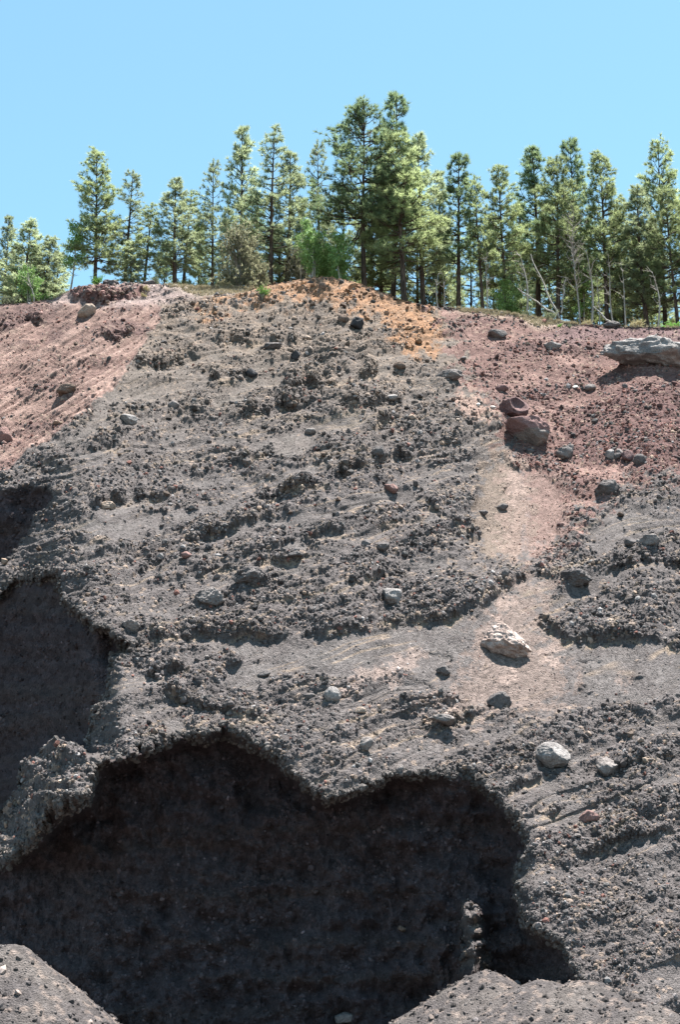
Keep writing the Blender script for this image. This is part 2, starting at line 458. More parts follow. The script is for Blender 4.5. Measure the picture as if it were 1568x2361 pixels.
def plat(d):
    return .10 * d - .09 * np.maximum(d - 8, 0) - .12 * np.maximum(d - 30, 0)

nx, fy, fz = ray(U, V)
X = nx * Y / fy; Z = CAMZ + Y / fy * fz
back = nback > 0
d = .09 * nback + .008 * nback ** 2
fade = np.exp(-d / 1.2)
Xb = Xc[None, :] * (1 + d / Yc[None, :]); Yb = Yc[None, :] + d
Zb = Zc[None, :] * fade + Zcs[None, :] * (1 - fade) + plat(d) + .18 * fbm(Xb / 1.5, Yb / 1.5, 71, 3) * (1 - np.exp(-d / .6))
# let the face run smoothly into the crest line
kk = np.clip(1 - (V - vc[None, :]) / 14, 0, 1)
Y = Y * (1 - kk) + Yc[None, :] * kk; X = nx * Y / fy; Z = CAMZ + Y / fy * fz
# relief stands out square to the ground: up and out on the slopes, straight out on the cut walls
ss = blur(steep_s, 2); H = H * (1 - kk)
Y = Y - H * (.80 * (1 - ss) + ss); Z = Z + H * .55 * (1 - ss)
X = np.where(back, Xb, X); Y = np.where(back, Yb, Y); Z = np.where(back, Zb, Z)

# ------------------------------------------------------------------ terrain colour (what the ground is made of, plus shade painted on the steep walls)
def mixc(c, col, m):
    return c * (1 - m[..., None]) + np.array(col, np.float32) * m[..., None]
C = np.zeros(Y.shape + (3,), np.float32) + np.array((.090, .079, .077), np.float32)
fine = np.clip(1 - rough * 1.5, 0, 1)
brown = sstep(1150, 760, V + 60 * fbm(U / 90, V / 90, 81, 3))
C = mixc(C, (.122, .098, .077), brown * .5)
dust = fine * np.clip(.55 + .5 * fbm(Xg / 1.6, Sl / 1.0, 83, 3), 0, 1)
C = mixc(C, (.115, .104, .100), dust * (1 - steep_s) * .9)
C = mixc(C, (.165, .132, .10), dust * brown * .4)
tanline = sstep(.83, .95, 1 - np.abs(pn(bed / 1.15, Xg / 22, 86) * 2.2)) * sstep(.1, .5, fbm(Xg / 3.5, Sl / 2.5, 87, 3)) * (1 - red_any) * inslope
C = mixc(C, (.25, .19, .14), tanline * .55)
OCHRE = [(560, 600), (900, 600), (1010, 700), (1035, 780), (985, 830), (930, 815), (880, 740), (835, 735), (760, 700), (700, 700), (640, 700), (560, 700), (470, 745), (430, 735), (480, 700), (560, 680)]
och = rag(OCHRE, 16, .8, .2, .8)
C = mixc(C, (.24, .132, .074), och * np.clip(.95 + .4 * fbm(Xg / 1.2, Sl, 88, 3), 0, 1))
och2 = sstep(960, 700, V + 50 * fbm(U / 70, V / 60, 90, 3)) * (1 - red_any)
C = mixc(C, (.20, .14, .095), och2 * .3 * np.clip(.5 + fbm(Xg / 1.0, Sl / .8, 91, 3), 0, 1))
rl = rag(REDL, 5)
redc = np.zeros_like(C) + np.array((.19, .126, .106), np.float32)
redc = mixc(redc, (.135, .085, .073), np.clip(.45 + 1.3 * rill, 0, 1) * .9)
redc = mixc(redc, (.28, .193, .163), np.clip(-.1 - 1.2 * rill + .6 * fbm(Xg / 3, Sl / 2, 93, 3), 0, 1) * .8)
redc = mixc(redc, (.11, .07, .064), sstep(.4, .9, rough) * .8)
C = C * (1 - rl[..., None]) + redc * rl[..., None]
rrm = rag(REDR, 26, 1.1, .25, .75)
redd = np.zeros_like(C) + np.array((.125, .076, .067), np.float32)
redd = mixc(redd, (.225, .145, .125), np.clip(.06 + 1.1 * fbm(Xg / 2.4, Sl / 2.6, 95, 4), 0, 1) * .9)
redd = mixc(redd, (.10, .06, .056), sstep(.6, 1.0, rough) * .7)
C = C * (1 - rrm[..., None]) + redd * rrm[..., None]
for P_ in ([(250, 745), (335, 735), (345, 770), (265, 798), (225, 782)], [(-60, 700), (150, 700), (120, 738), (0, 775), (-60, 782)], [(120, 760), (165, 752), (150, 790), (100, 800)]):
    C = mixc(C, (.095, .06, .055), blur(inpoly(Uw, Vw, P_), 3) * .75)
C = mixc(C, (.24, .165, .135), rag([(1048, 905), (1075, 900), (1125, 935), (1160, 990), (1120, 985), (1075, 960), (1045, 960)], 10, 1, .25, .75) * .8)
C = mixc(C, (.098, .056, .052), fan * .7)
MAR = [(1230, 775), (1320, 756), (1420, 748), (1568, 700), (2480, 700), (2480, 805), (1568, 792), (1480, 800), (1400, 790), (1300, 800)]
C = mixc(C, (.115, .075, .075), blur(inpoly(Uw, Vw, MAR), 4) * .85)
C = mixc(C, (.155, .12, .097), rag([(1102, 1080), (1150, 1030), (1200, 1060), (1228, 1180), (1215, 1300), (1092, 1285), (1092, 1180)], 16, .9, .25, .75) * .85)
C = mixc(C, (.195, .142, .124), rag([(1150, 1055), (1300, 1090), (1310, 1180), (1280, 1290), (1150, 1300), (1160, 1200)], 16, .9, .25, .75) * .5)
PINK = [(1185, 1342), (1262, 1330), (1295, 1342), (1240, 1420), (1262, 1500), (1330, 1560), (1290, 1640), (1080, 1660), (985, 1690), (960, 1660), (1060, 1560), (1110, 1440)]
C = mixc(C, (.165, .125, .108), rag(PINK, 24, 1.0, .15, .85) * .75)
for P_ in ([(1130, 1420), (1180, 1370), (1200, 1385), (1150, 1440)], [(1000, 1665), (1050, 1610), (1062, 1615), (1010, 1690)], [(1150, 1555), (1180, 1540), (1190, 1565), (1150, 1590)], [(1425, 1550), (1445, 1545), (1450, 1590), (1430, 1595)],
           [(860, 1560), (960, 1490), (985, 1500), (900, 1600)], [(770, 1590), (830, 1540), (880, 1545), (800, 1620)], [(1170, 1090), (1200, 1080), (1205, 1150), (1180, 1170)], [(1250, 1470), (1290, 1490), (1280, 1540), (1240, 1520)]):
    C = mixc(C, (.25, .19, .165), rag(P_, 7, 1.1, .2, .8) * .55)
mauve = blur(inpoly(Uw, Vw, [(90, 600), (560, 600), (560, 672), (430, 700), (380, 705), (300, 712), (190, 700), (120, 705)]), 4)
C = mixc(C, (.24, .185, .172), mauve * .9)
C = mixc(C, (.12, .065, .058), blur(inpoly(Uw, Vw, [(155, 672), (250, 664), (335, 668), (330, 692), (250, 696), (170, 696)]), 2) * .9)
grassy = blur(np.maximum(inpoly(Uw, Vw, [(370, 600), (580, 600), (580, 672), (470, 690), (390, 668)]), inpoly(Uw, Vw, [(1030, 600), (1330, 600), (1330, 752), (1250, 752), (1180, 735), (1060, 722)])), 4)
C = mixc(C, (.34, .29, .22), grassy * .7)
C = mixc(C, (.050, .038, .041), steep_s * .9 * (1 - rl))  # shade put into the colour: cut walls painted darker than the slope's cinder
band = sstep(.1, .5, pn(Sl / .55 + .3 * fbm(Xg / 5, Sl / 3, 97, 2), Xg / 18, 98))
C = mixc(C, (.062, .046, .042), steep_s * band * .5)
spk = np.clip(1 + .5 * (r3 - .5) + .4 * (r2 - .5) * rr, .3, 2)
C = C * spk[..., None]
C = mixc(C, (.25, .19, .14), seam * .75 * inslope * (1 - .7 * red_any))
C = mixc(C, (.20, .16, .125), np.exp(-((s1 + .12) / .05) ** 2) * sstep(-.1, .35, pn(Xg / 4, Sl / 2.5, 94)) * strat * .65)
tanclast = (r3 > .93) * (r1 > .2) * (rr > .1)
C = mixc(C, (.24, .18, .14), tanclast * .6 * inslope)

nv, nu = Y.shape
VV = np.stack([X, Y, Z], -1).reshape(-1, 3)
idx = np.arange(nv * nu).reshape(nv, nu)
F = np.stack([idx[1:, :-1], idx[1:, 1:], idx[:-1, 1:], idx[:-1, :-1]], -1).reshape(-1, 4)
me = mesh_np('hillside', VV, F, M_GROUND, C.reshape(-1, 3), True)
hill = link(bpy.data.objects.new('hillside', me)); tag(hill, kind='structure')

PX = blur(X, 3); PY = blur(Y, 3); PZ = blur(Z, 3)
def surf(u, v, smooth=False):
    """world points on the face seen at image place (u, v)"""
    u = np.atleast_1d(np.asarray(u, float)); v = np.atleast_1d(np.asarray(v, float))
    j = np.clip(np.searchsorted(Uax, u), 0, nu - 1); i = np.clip(np.searchsorted(Vax, v), 0, nv - 1)
    A = (PX, PY, PZ) if smooth else (X, Y, Z)
    return np.stack([a[i, j] for a in A], -1), i, j
TX = np.stack([np.gradient(a, axis=1) for a in (PX, PY, PZ)], -1)
TY = np.stack([np.gradient(a, axis=0) for a in (PX, PY, PZ)], -1)
NRM = np.cross(TY, TX); NRM /= np.linalg.norm(NRM, axis=-1, keepdims=True) + 1e-9
NRM *= np.where(NRM[..., 1:2] * PY[..., None] + NRM[..., 2:3] * 0 > 0, -1, 1)
def mpp(P):
    dep = P[..., 1] * math.cos(PITCH) + (P[..., 2] - CAMZ) * math.sin(PITCH)
    return dep * 2 * TV / 2361

# ------------------------------------------------------------------ quarry floor with its debris cones
def at(u, v, y):
    a, b, c = ray(u, v); return np.array([a * y / b, y, CAMZ + y / b * c])
gx = np.concatenate([np.linspace(-400, -24, 40), np.arange(-23.8, 24, .09), np.linspace(24.2, 400, 40)])
gy = np.concatenate([np.linspace(-300, 30, 40), np.arange(30.3, 56, .09), np.linspace(56.2, 62, 10)])
GX, GY = np.meshgrid(gx, gy)
GZ = -.028 * np.clip(GY, 0, 70) - .25 * sstep(10, 40, GY)
for (u, v, y, sl, rd) in ((25, 2180, 46.5, .80, .5), (-120, 2170, 47.5, .7, .6), (1118, 2236, 50.5, .60, .3), (1250, 2262, 49.0, .5, .6), (1345, 2262, 48.5, .55, .6), (1470, 2310, 46.5, .6, .6)):
    a = at(u, v, y)
    dd = np.sqrt((GX - a[0]) ** 2 + (GY - a[1]) ** 2 + rd ** 2) - rd
    GZ = np.maximum(GZ, a[2] - sl * dd)
nearm = sstep(26, 34, GY) * (np.abs(GX) < 26)
GZ += .07 * fbm(GX / 1.2, GY / 1.2, 101, 4) * nearm
w3, r3g = worley(GX / .16, GY / .16, 102)
GZ += .05 * np.sqrt(np.clip(.7 - w3, 0, 1)) * (.2 + r3g) * nearm
CG = np.zeros(GX.shape + (3,), np.float32) + np.array((.070, .062, .061), np.float32)
CG = mixc(CG, (.12, .105, .096), np.clip(.3 + fbm(GX / 1.5, GY / 1.5, 105, 3), 0, 1) * .6)
CG = mixc(CG, (.19, .145, .12), (r3g > .88) * .4)
CG *= np.clip(1 + .5 * (r3g - .5), .4, 2)[..., None]
gi = np.arange(GX.size).reshape(GX.shape)
F = np.stack([gi[:-1, :-1], gi[:-1, 1:], gi[1:, 1:], gi[1:, :-1]], -1).reshape(-1, 4)
me = mesh_np('ground', np.stack([GX, GY, GZ], -1).reshape(-1, 3), F, M_GROUND, CG.reshape(-1, 3), True)
tag(link(bpy.data.objects.new('ground', me)), kind='structure')

# ------------------------------------------------------------------ loose scoria (nobody could count it)
t_ = (1 + 5 ** .5) / 2
ICO = np.array([(-1, t_, 0), (1, t_, 0), (-1, -t_, 0), (1, -t_, 0), (0, -1, t_), (0, 1, t_), (0, -1, -t_), (0, 1, -t_), (t_, 0, -1), (t_, 0, 1), (-t_, 0, -1), (-t_, 0, 1)]) / math.sqrt(1 + t_ * t_)
ICF = np.array([(0, 11, 5), (0, 5, 1), (0, 1, 7), (0, 7, 10), (0, 10, 11), (1, 5, 9), (5, 11, 4), (11, 10, 2), (10, 7, 6), (7, 1, 8), (3, 9, 4), (3, 4, 2), (3, 2, 6), (3, 6, 8), (3, 8, 9), (4, 9, 5), (2, 4, 11), (6, 2, 10), (8, 6, 7), (9, 8, 1)])
def rand_rot(n):
    q = rng.normal(size=(n, 4)); q /= np.linalg.norm(q, axis=1, keepdims=True)
    w, x, y, z = q.T
    return np.stack([np.stack([1 - 2 * (y * y + z * z), 2 * (x * y - z * w), 2 * (x * z + y * w)], -1),
                     np.stack([2 * (x * y + z * w), 1 - 2 * (x * x + z * z), 2 * (y * z - x * w)], -1),
                     np.stack([2 * (x * z - y * w), 2 * (y * z + x * w), 1 - 2 * (x * x + y * y)], -1)], 1)
def stones(P, size, col):
    n = len(P)
    vs = ICO[None] * rng.uniform(.72, 1.22, (n, 12, 1)) * rng.uniform(.65, 1.25, (n, 1, 3))
    vs = np.einsum('nij,nkj->nki', rand_rot(n), vs) * size[:, None, None] + P[:, None, :]
    f = (ICF[None] + 12 * np.arange(n)[:, None, None]).reshape(-1, 3)
    return vs.reshape(-1, 3), f, np.repeat(col, 12, 0)
NS = 300000
us = rng.uniform(-60, 1628, NS); vs_ = rng.uniform(640, 2370, NS)
P, i, j = surf(us, vs_)
rg = np.clip(rough[i, j], 0, 1.1)
ra = red_any[i, j]
dens = np.clip(.14 + .62 * rg ** 1.4 + .25 * ra * (vs_ > 700) + .55 * sand[i, j], .03, 1)
dens *= np.where(steep_s[i, j] > .5, .4, 1) * np.where(redl[i, j] > .5, .55, 1)
keep = (rng.uniform(0, 1, NS) < dens * .62) & (Vax[i] > vc[j] + 1)
P, i, j, rg, ra = P[keep], i[keep], j[keep], rg[keep], ra[keep]
n = len(P)
spx = np.clip(rng.lognormal(math.log(2.05), .52, n) * (.55 + .6 * rg), .9, 8) * np.where(ra > .5, .9, 1) * (1 - .35 * sand[i, j])
size = spx * mpp(P)
P = P + NRM[i, j] * (size * rng.uniform(-.4, .3, n))[:, None]
base = C[i, j]
col = base * rng.lognormal(0, .32, n)[:, None]
mt = rng.uniform(0, 1, n); mt = np.where(steep_s[i, j] > .5, .5 + .4 * mt, mt)
drk = np.array((.062, .059, .058)); tn = np.array((.24, .18, .14)); rd = np.array((.17, .085, .07)); pl = np.array((.24, .225, .22))
col = np.where((mt < .2)[:, None], drk * rng.uniform(.7, 1.8, n)[:, None], col)
col = np.where(((mt > .2) & (mt < .25))[:, None], tn, col)
col = np.where(((mt > .25) & (mt < .28 + .2 * ra))[:, None], rd * rng.uniform(.6, 1.3, n)[:, None], col)
col = np.where((mt > .965)[:, None], pl, col)
# clods that cling along the broken lips of the hollows
for msk, cn in ((alc, 3800), (lwm, 1800), (np.where(scarp > .35, .5, 0), 5200)):
    ei, ej = np.where((msk > .05) & (msk < .95) & (U > -40) & (U < 1610) & (V < 2290))
    q = rng.integers(0, len(ei), cn); ei = np.clip(ei[q] + rng.integers(-7, 6, cn), 0, nv - 1); ej = ej[q]
    pe = np.stack([X[ei, ej], Y[ei, ej], Z[ei, ej]], -1)
    se = np.clip(rng.lognormal(math.log(3.4 if cn < 5000 else 2.8), .45, cn), 1.5, 9) * mpp(pe)
    P = np.concatenate([P, pe]); size = np.concatenate([size, se])
    up_ = np.clip(ei - 9, 0, nv - 1)
    col = np.concatenate([col, (C[up_, ej] if cn > 5000 else np.array((.088, .078, .073))) * rng.lognormal(0, .3, cn)[:, None]])
v_, f_, c_ = stones(P, size, col)
# the same rubble on the floor cones
gxs = rng.uniform(-14, 14, 16000); gys = rng.uniform(33, 52, 16000)
jj = np.clip(np.searchsorted(gx, gxs), 0, len(gx) - 1); ii = np.clip(np.searchsorted(gy, gys), 0, len(gy) - 1)
Pg = np.stack([gx[jj], gy[ii], GZ[ii, jj]], -1)
sg = np.clip(rng.lognormal(math.log(.028), .65, len(Pg)), .015, .14)
cg = CG[ii, jj] * rng.lognormal(0, .4, len(Pg))[:, None]
v2, f2, c2 = stones(Pg, sg, cg)
me = mesh_np('loose_scoria', np.concatenate([v_, v2]), np.concatenate([f_, f2 + len(v_)]), M_RUBBLE, np.concatenate([c_, c2]), False)
tag(link(bpy.data.objects.new('loose_scoria', me)), 'loose scoria rubble and gravel lying all over the quarry slope', 'rubble', None, 'stuff')

# ------------------------------------------------------------------ boulders
import bmesh
from mathutils import noise as mnoise
def rock_mesh(name, mat, seed, sub=4, cuts=7, amp=.22, fine=.05, sc=(1, 1, 1), pit=0, conc=0):
    rd_ = random.Random(seed)
    bm = bmesh.new(); bmesh.ops.create_icosphere(bm, subdivisions=sub, radius=1)
    planes = []
    for _ in range(cuts):
        nrm = Vector((rd_.gauss(0, 1), rd_.gauss(0, 1), rd_.gauss(0, 1))).normalized()
        planes.append((nrm, rd_.uniform(.52, .85)))
    off = Vector((rd_.uniform(-50, 50), rd_.uniform(-50, 50), rd_.uniform(-50, 50)))
    for v in bm.verts:
        p = v.co.copy()
        r = 1 + amp * mnoise.fractal(p * 1.3 + off, .8, 2, 3)
        q = p * r
        for nrm, dd in planes:
            e = q.dot(nrm) - dd
            if e > 0: q -= nrm * e * .92
        q += p * fine * mnoise.fractal(p * 5 + off, .7, 2, 4)
        if pit:
            c_ = mnoise.cell_vector(p * 4 + off).x
            q -= p * pit * max(0, mnoise.noise(p * 4.5 + off)) 
        if conc:
            e = (p - Vector((.35, -.8, .25)).normalized()).length
            q -= Vector((.35, -.8, .25)).normalized() * conc * max(0, 1 - (e / .75) ** 2)
        v.co = Vector((q.x * sc[0], q.y * sc[1], q.z * sc[2]))
    me = bpy.data.meshes.new(name); bm.to_mesh(me); bm.free()
    me.materials.append(mat)
    for pl_ in me.polygons: pl_.use_smooth = False if sub < 3 else True
    return me

GREY = mat_stone('grey_lava', (.110, .097, .092), (.21, .188, .178))
PALEG = mat_stone('pale_grey_lava', (.155, .143, .138), (.265, .246, .236))
DARK = mat_stone('dark_lava', (.066, .059, .059), (.13, .118, .115))
BLACK = mat_stone('black_lava', (.028, .028, .031), (.055, .054, .057))
REDM = mat_stone('red_lava', (.13, .082, .074), (.24, .15, .135))
TWO = mat_stone('red_over_grey_lava', (.17, .15, .14), (.27, .24, .22), (.20, .125, .118))
PINKM = mat_stone('pinkish_tan_lava', (.26, .2, .175), (.42, .345, .31))
MAROON = mat_stone('maroon_lava', (.095, .06, .06), (.18, .115, .11))
OCHM = mat_stone('ochre_lava', (.17, .1, .06), (.33, .2, .12))
TANM = mat_stone('tan_lava', (.21, .16, .125), (.34, .27, .22))
BRN = mat_stone('brown_lava', (.085, .062, .05), (.17, .125, .10))
WHITE = mat_stone('white_stone', (.45, .43, .4), (.6, .58, .55))

# (u, v, width px, height px, material, tilt deg, label, cuts, extra)
BOULDERS = [
 (1168, 1492, 112, 74, PINKM, -22, 'large pale pinkish tan boulder on the pink sand chute in mid slope', 9, 'pit'),
 (1212, 1014, 98, 72, TWO, -6, 'big red topped boulder with grey underside, lower of the stacked pair beside the red gully', 6, ''),
 (1182, 957, 66, 58, MAROON, 10, 'hollowed dark maroon boulder resting just above the big red topped boulder', 6, 'conc'),
 (1306, 1053, 44, 34, GREY, 8, 'rounded grey boulder lying right of the big red topped boulder', 5, ''),
 (1490, 832, 205, 80, PALEG, -7, 'huge grey rough slab boulder jutting from the red slope at the right edge', 6, 'pit'),
 (1268, 1754, 82, 60, PALEG, -4, 'smooth rounded pale grey boulder with a dark shadow on the lower right slope', 4, ''),
 (1398, 1782, 48, 52, GREY, 20, 'knobbly grey rock sticking out right of the smooth pale grey boulder', 8, 'pit'),
 (1357, 1899, 46, 34, REDM, 5, 'red brown angular rock low on the right dark slope', 8, ''),
 (840, 1728, 36, 32, GREY, 15, 'grey rock perched on the lip above the shaded hollow with a long shadow', 7, ''),
 (766, 1617, 36, 38, PALEG, 40, 'small smooth pale grey stone on the lower grey slope above the hollow', 3, ''),
 (1020, 1550, 34, 24, DARK, 0, 'dark grey blocky stone on pink gravel left of the large pale boulder', 8, ''),
 (293, 978, 42, 27, PALEG, -8, 'pale grey angular rock standing alone on the upper left of the dark spur', 9, ''),
 (823, 756, 34, 34, BLACK, 35, 'black angular rock just below the ochre hilltop', 9, ''),
 (788, 748, 24, 22, BRN, 10, 'dark brown rock just left of the black angular rock', 7, ''),
 (868, 1064, 32, 26, DARK, 5, 'dark square rock on the edge of a ledge in the middle of the spur', 9, ''),
 (900, 1134, 34, 22, REDM, -6, 'red brown flat rock lying in the middle of the dark spur', 8, ''),
 (482, 1398, 72, 46, GREY, -5, 'large embedded grey boulder with a reddish top on the lower left spur', 7, 'pit'),
 (572, 1356, 78, 52, DARK, 5, 'large dark rubbly block with a deep shadow at its left side', 7, 'pit'),
 (903, 1398, 46, 50, PALEG, 10, 'pale knobbly rock jutting out in the lower middle of the spur', 8, 'pit'),
 (1326, 1342, 72, 42, DARK, 3, 'dark craggy block standing out over the sand at the right', 8, 'pit'),
 (1164, 1341, 18, 24, DARK, 0, 'small dark upright stone on the ledge left of the pink sand', 8, ''),
 (1156, 1173, 28, 19, DARK, 5, 'small dark rock lying on the brown sand chute', 7, ''),
 (1112, 1182, 24, 13, DARK, 0, 'flat dark stone at the left side of the brown sand chute', 7, ''),
 (202, 727, 46, 32, TANM, 22, 'tan and reddish boulder tilted at the top of the left red slope', 8, ''),
 (155, 908, 46, 25, BRN, 8, 'brown rock halfway down the left red slope', 8, ''),
 (6, 1018, 42, 56, REDM, 10, 'pinkish red boulder cut by the left edge of the view', 6, ''),
 (1145, 774, 44, 22, GREY, -4, 'dark grey flat rock on the upper right red slope', 8, ''),
 (1273, 806, 40, 18, PALEG, -12, 'pale flat rock half buried in the right red slope', 6, ''),
 (815, 673, 24, 20, OCHM, 22, 'ochre slab split in two on the orange hilltop', 9, ''),
 (742, 671, 18, 18, BRN, 0, 'small dark brown stone at the top of the orange hilltop', 7, ''),
 (1410, 751, 42, 20, DARK, 0, 'dark boulder sitting on the crest before the right trees', 6, ''),
 (1036, 879, 58, 30, GREY, 0, 'grey topped slab embedded at the edge between dark spur and red gully', 7, 'pit'),
 (1405, 1058, 20, 26, PALEG, 15, 'pale upright stone, leftmost of the row under the red cobbles', 9, ''),
 (1428, 1054, 22, 22, GREY, 0, 'light grey stone second in the row under the red cobbles', 9, ''),
 (1448, 1062, 28, 28, MAROON, 5, 'brownish stone in the middle of the row under the red cobbles', 8, ''),
 (1474, 1068, 30, 28, DARK, -10, 'dark stone at the right end of the row under the red cobbles', 8, ''),
 (1456, 1261, 30, 26, DARK, 0, 'dark rounded rock, left one of the pair sticking out of the right slope', 6, ''),
 (1494, 1264, 44, 30, GREY, -4, 'grey wide rock, right one of the pair sticking out of the right slope', 6, ''),
 (897, 930, 30, 16, PALEG, 0, 'pale grey flat rock in the upper middle of the spur', 7, ''),
 (255, 652, 40, 20, DARK, 0, 'dark grey mound of rock on the left crest beside a green shrub', 6, 'pit'),
 (343, 655, 26, 14, DARK, 0, 'dark low rock on the left crest below a small shrub', 6, ''),
 (246, 1170, 36, 22, TANM, -5, 'crumbling tan yellowish block in the dark left spur', 9, 'pit'),
 (1402, 1138, 54, 40, DARK, -10, 'dark grey mound of cemented scoria below the red cobbles', 6, 'pit'),
 (580, 870, 26, 24, BLACK, 25, 'black rock in a shadowed niche at the upper left of the spur', 8, ''),
 (433, 1300, 26, 17, REDM, -10, 'small reddish rock on the lower left spur', 8, ''),
 (480, 1276, 15, 17, BLACK, 0, 'small black stone above the small reddish rock on the lower left spur', 8, ''),
 (677, 1290, 40, 15, DARK, 4, 'long low dark rock on the tan seam in the middle of the spur', 8, ''),
 (842, 1263, 24, 24, DARK, 0, 'dark cubic rock, left of the two on the lower middle spur', 9, ''),
 (877, 1278, 32, 24, DARK, 5, 'dark broad rock, right of the two on the lower middle spur', 9, ''),
 (1135, 942, 14, 9, WHITE, 0, 'white flat stone at the top of the sand left of the maroon boulder', 6, ''),
 (1100, 940, 10, 9, WHITE, 50, 'little white leaning chip left of the white flat stone', 6, ''),
 (1326, 898, 16, 9, WHITE, 5, 'white chip of stone on the middle of the right red slope', 6, ''),
 (400, 948, 27, 20, GREY, 0, 'light grey lump of rock on the upper left spur', 6, 'pit'),
 (716, 998, 28, 18, GREY, 0, 'weathered grey rock in the upper middle of the spur', 7, 'pit'),
 (608, 1556, 30, 18, DARK, 8, 'dark rock above a small shadow on the grey ash patch', 8, ''),
 (714, 1614, 28, 19, DARK, -14, 'dark leaning rock left of the smooth pale grey stone', 8, ''),
 (831, 1648, 26, 15, TANM, 0, 'pale tan stone above the lip of the shaded hollow', 8, ''),
 (920, 1778, 20, 24, GREY, 0, 'grey oval rock on the lip at the middle of the hollow', 6, ''),
 (1151, 1632, 54, 44, DARK, 20, 'dark clump of cemented cinders below the large pale boulder', 8, 'pit'),
 (1016, 1672, 60, 24, GREY, -8, 'light grey flat outcrop at the end of the pink streak', 7, 'pit'),
 (804, 2346, 56, 26, GREY, 4, 'bluish grey boulder in the deep shade at the foot of the wall', 6, ''),
 (928, 2142, 24, 14, BRN, -20, 'brown stone set in the shaded wall of the hollow', 7, ''),
 (628, 810, 44, 22, DARK, 0, 'dark rubbly rock on the upper spur under the ochre hilltop', 7, 'pit'),
 (680, 830, 22, 22, BLACK, 0, 'black squarish rock beside the dark rubbly rock on the upper spur', 9, ''),
 (708, 785, 20, 12, TANM, 0, 'small pale tan stone on the upper spur left of the black angular rock', 7, ''),
 (1420, 1060, 18, 16, DARK, 0, 'small dark stone wedged in the row under the red cobbles', 8, ''),
 (1440, 895, 14, 12, DARK, 0, 'small dark round stone in the shadow of the huge grey slab', 5, ''),
 (1360, 900, 26, 18, GREY, 0, 'grey stone on the red slope below the left end of the huge grey slab', 7, ''),
 (1155, 905, 30, 18, MAROON, 0, 'dark maroon stone above the hollowed maroon boulder', 7, ''),
 (1220, 1045, 20, 14, DARK, 0, 'small dark stone in the shadow under the big red topped boulder', 6, ''),
 (300, 1460, 44, 32, GREY, -12, 'grey lump of rock on the edge of the left buttress', 7, 'pit'),
 (920, 855, 30, 18, BRN, -10, 'brown rock at the upper right edge of the dark spur', 8, ''),
]
SLAB = {4: (.62, 1.0), 16: (.6, 1), 31: (.7, 1)}
for bi, (u, v, w, h, mat, tilt, label, cuts, ex) in enumerate(BOULDERS):
    big = w > 30
    me = rock_mesh('boulder', mat, 100 + bi, 5 if w > 60 else (4 if big else 3), 1 if cuts < 5 else cuts, .10 if cuts < 5 else (.26 if ex != 'conc' else .18), .10 if ex == 'pit' else .045, (1, 1, 1), .16 if ex == 'pit' else 0, .55 if ex == 'conc' else 0)
    vv = np.array([x.co[:] for x in me.vertices]); c0 = (vv.max(0) + vv.min(0)) / 2; ext = (vv.max(0) - vv.min(0)) / 2
    P, i, j = surf(u, v, True); P = P[0]
    m_ = mpp(P)
    ct, st = math.cos(R(tilt)), math.sin(R(tilt))
    a_, b_ = w / 2, h / 2
    vv = (vv - c0) / ext
    dpt = .5 * (a_ + b_) * .95
    vv = vv * np.array([a_, dpt, b_]) * m_ * 1.04
    # tilt in the picture plane, around the line of sight
    vv = np.stack([vv[:, 0] * ct - vv[:, 2] * st, vv[:, 1], vv[:, 0] * st + vv[:, 2] * ct], -1)
    me.vertices.foreach_set('co', vv.astype(np.float32).ravel()); me.update()
    nr = NRM[i[0], j[0]]
    emb = .3 if ex == 'pit' else .4
    loc = P + nr * (min(a_, b_) * m_ * emb)
    o = link(bpy.data.objects.new('boulder' if w > 40 else 'stone', me)); o.location = loc
    tag(o, label, 'boulder' if w > 40 else 'stone')

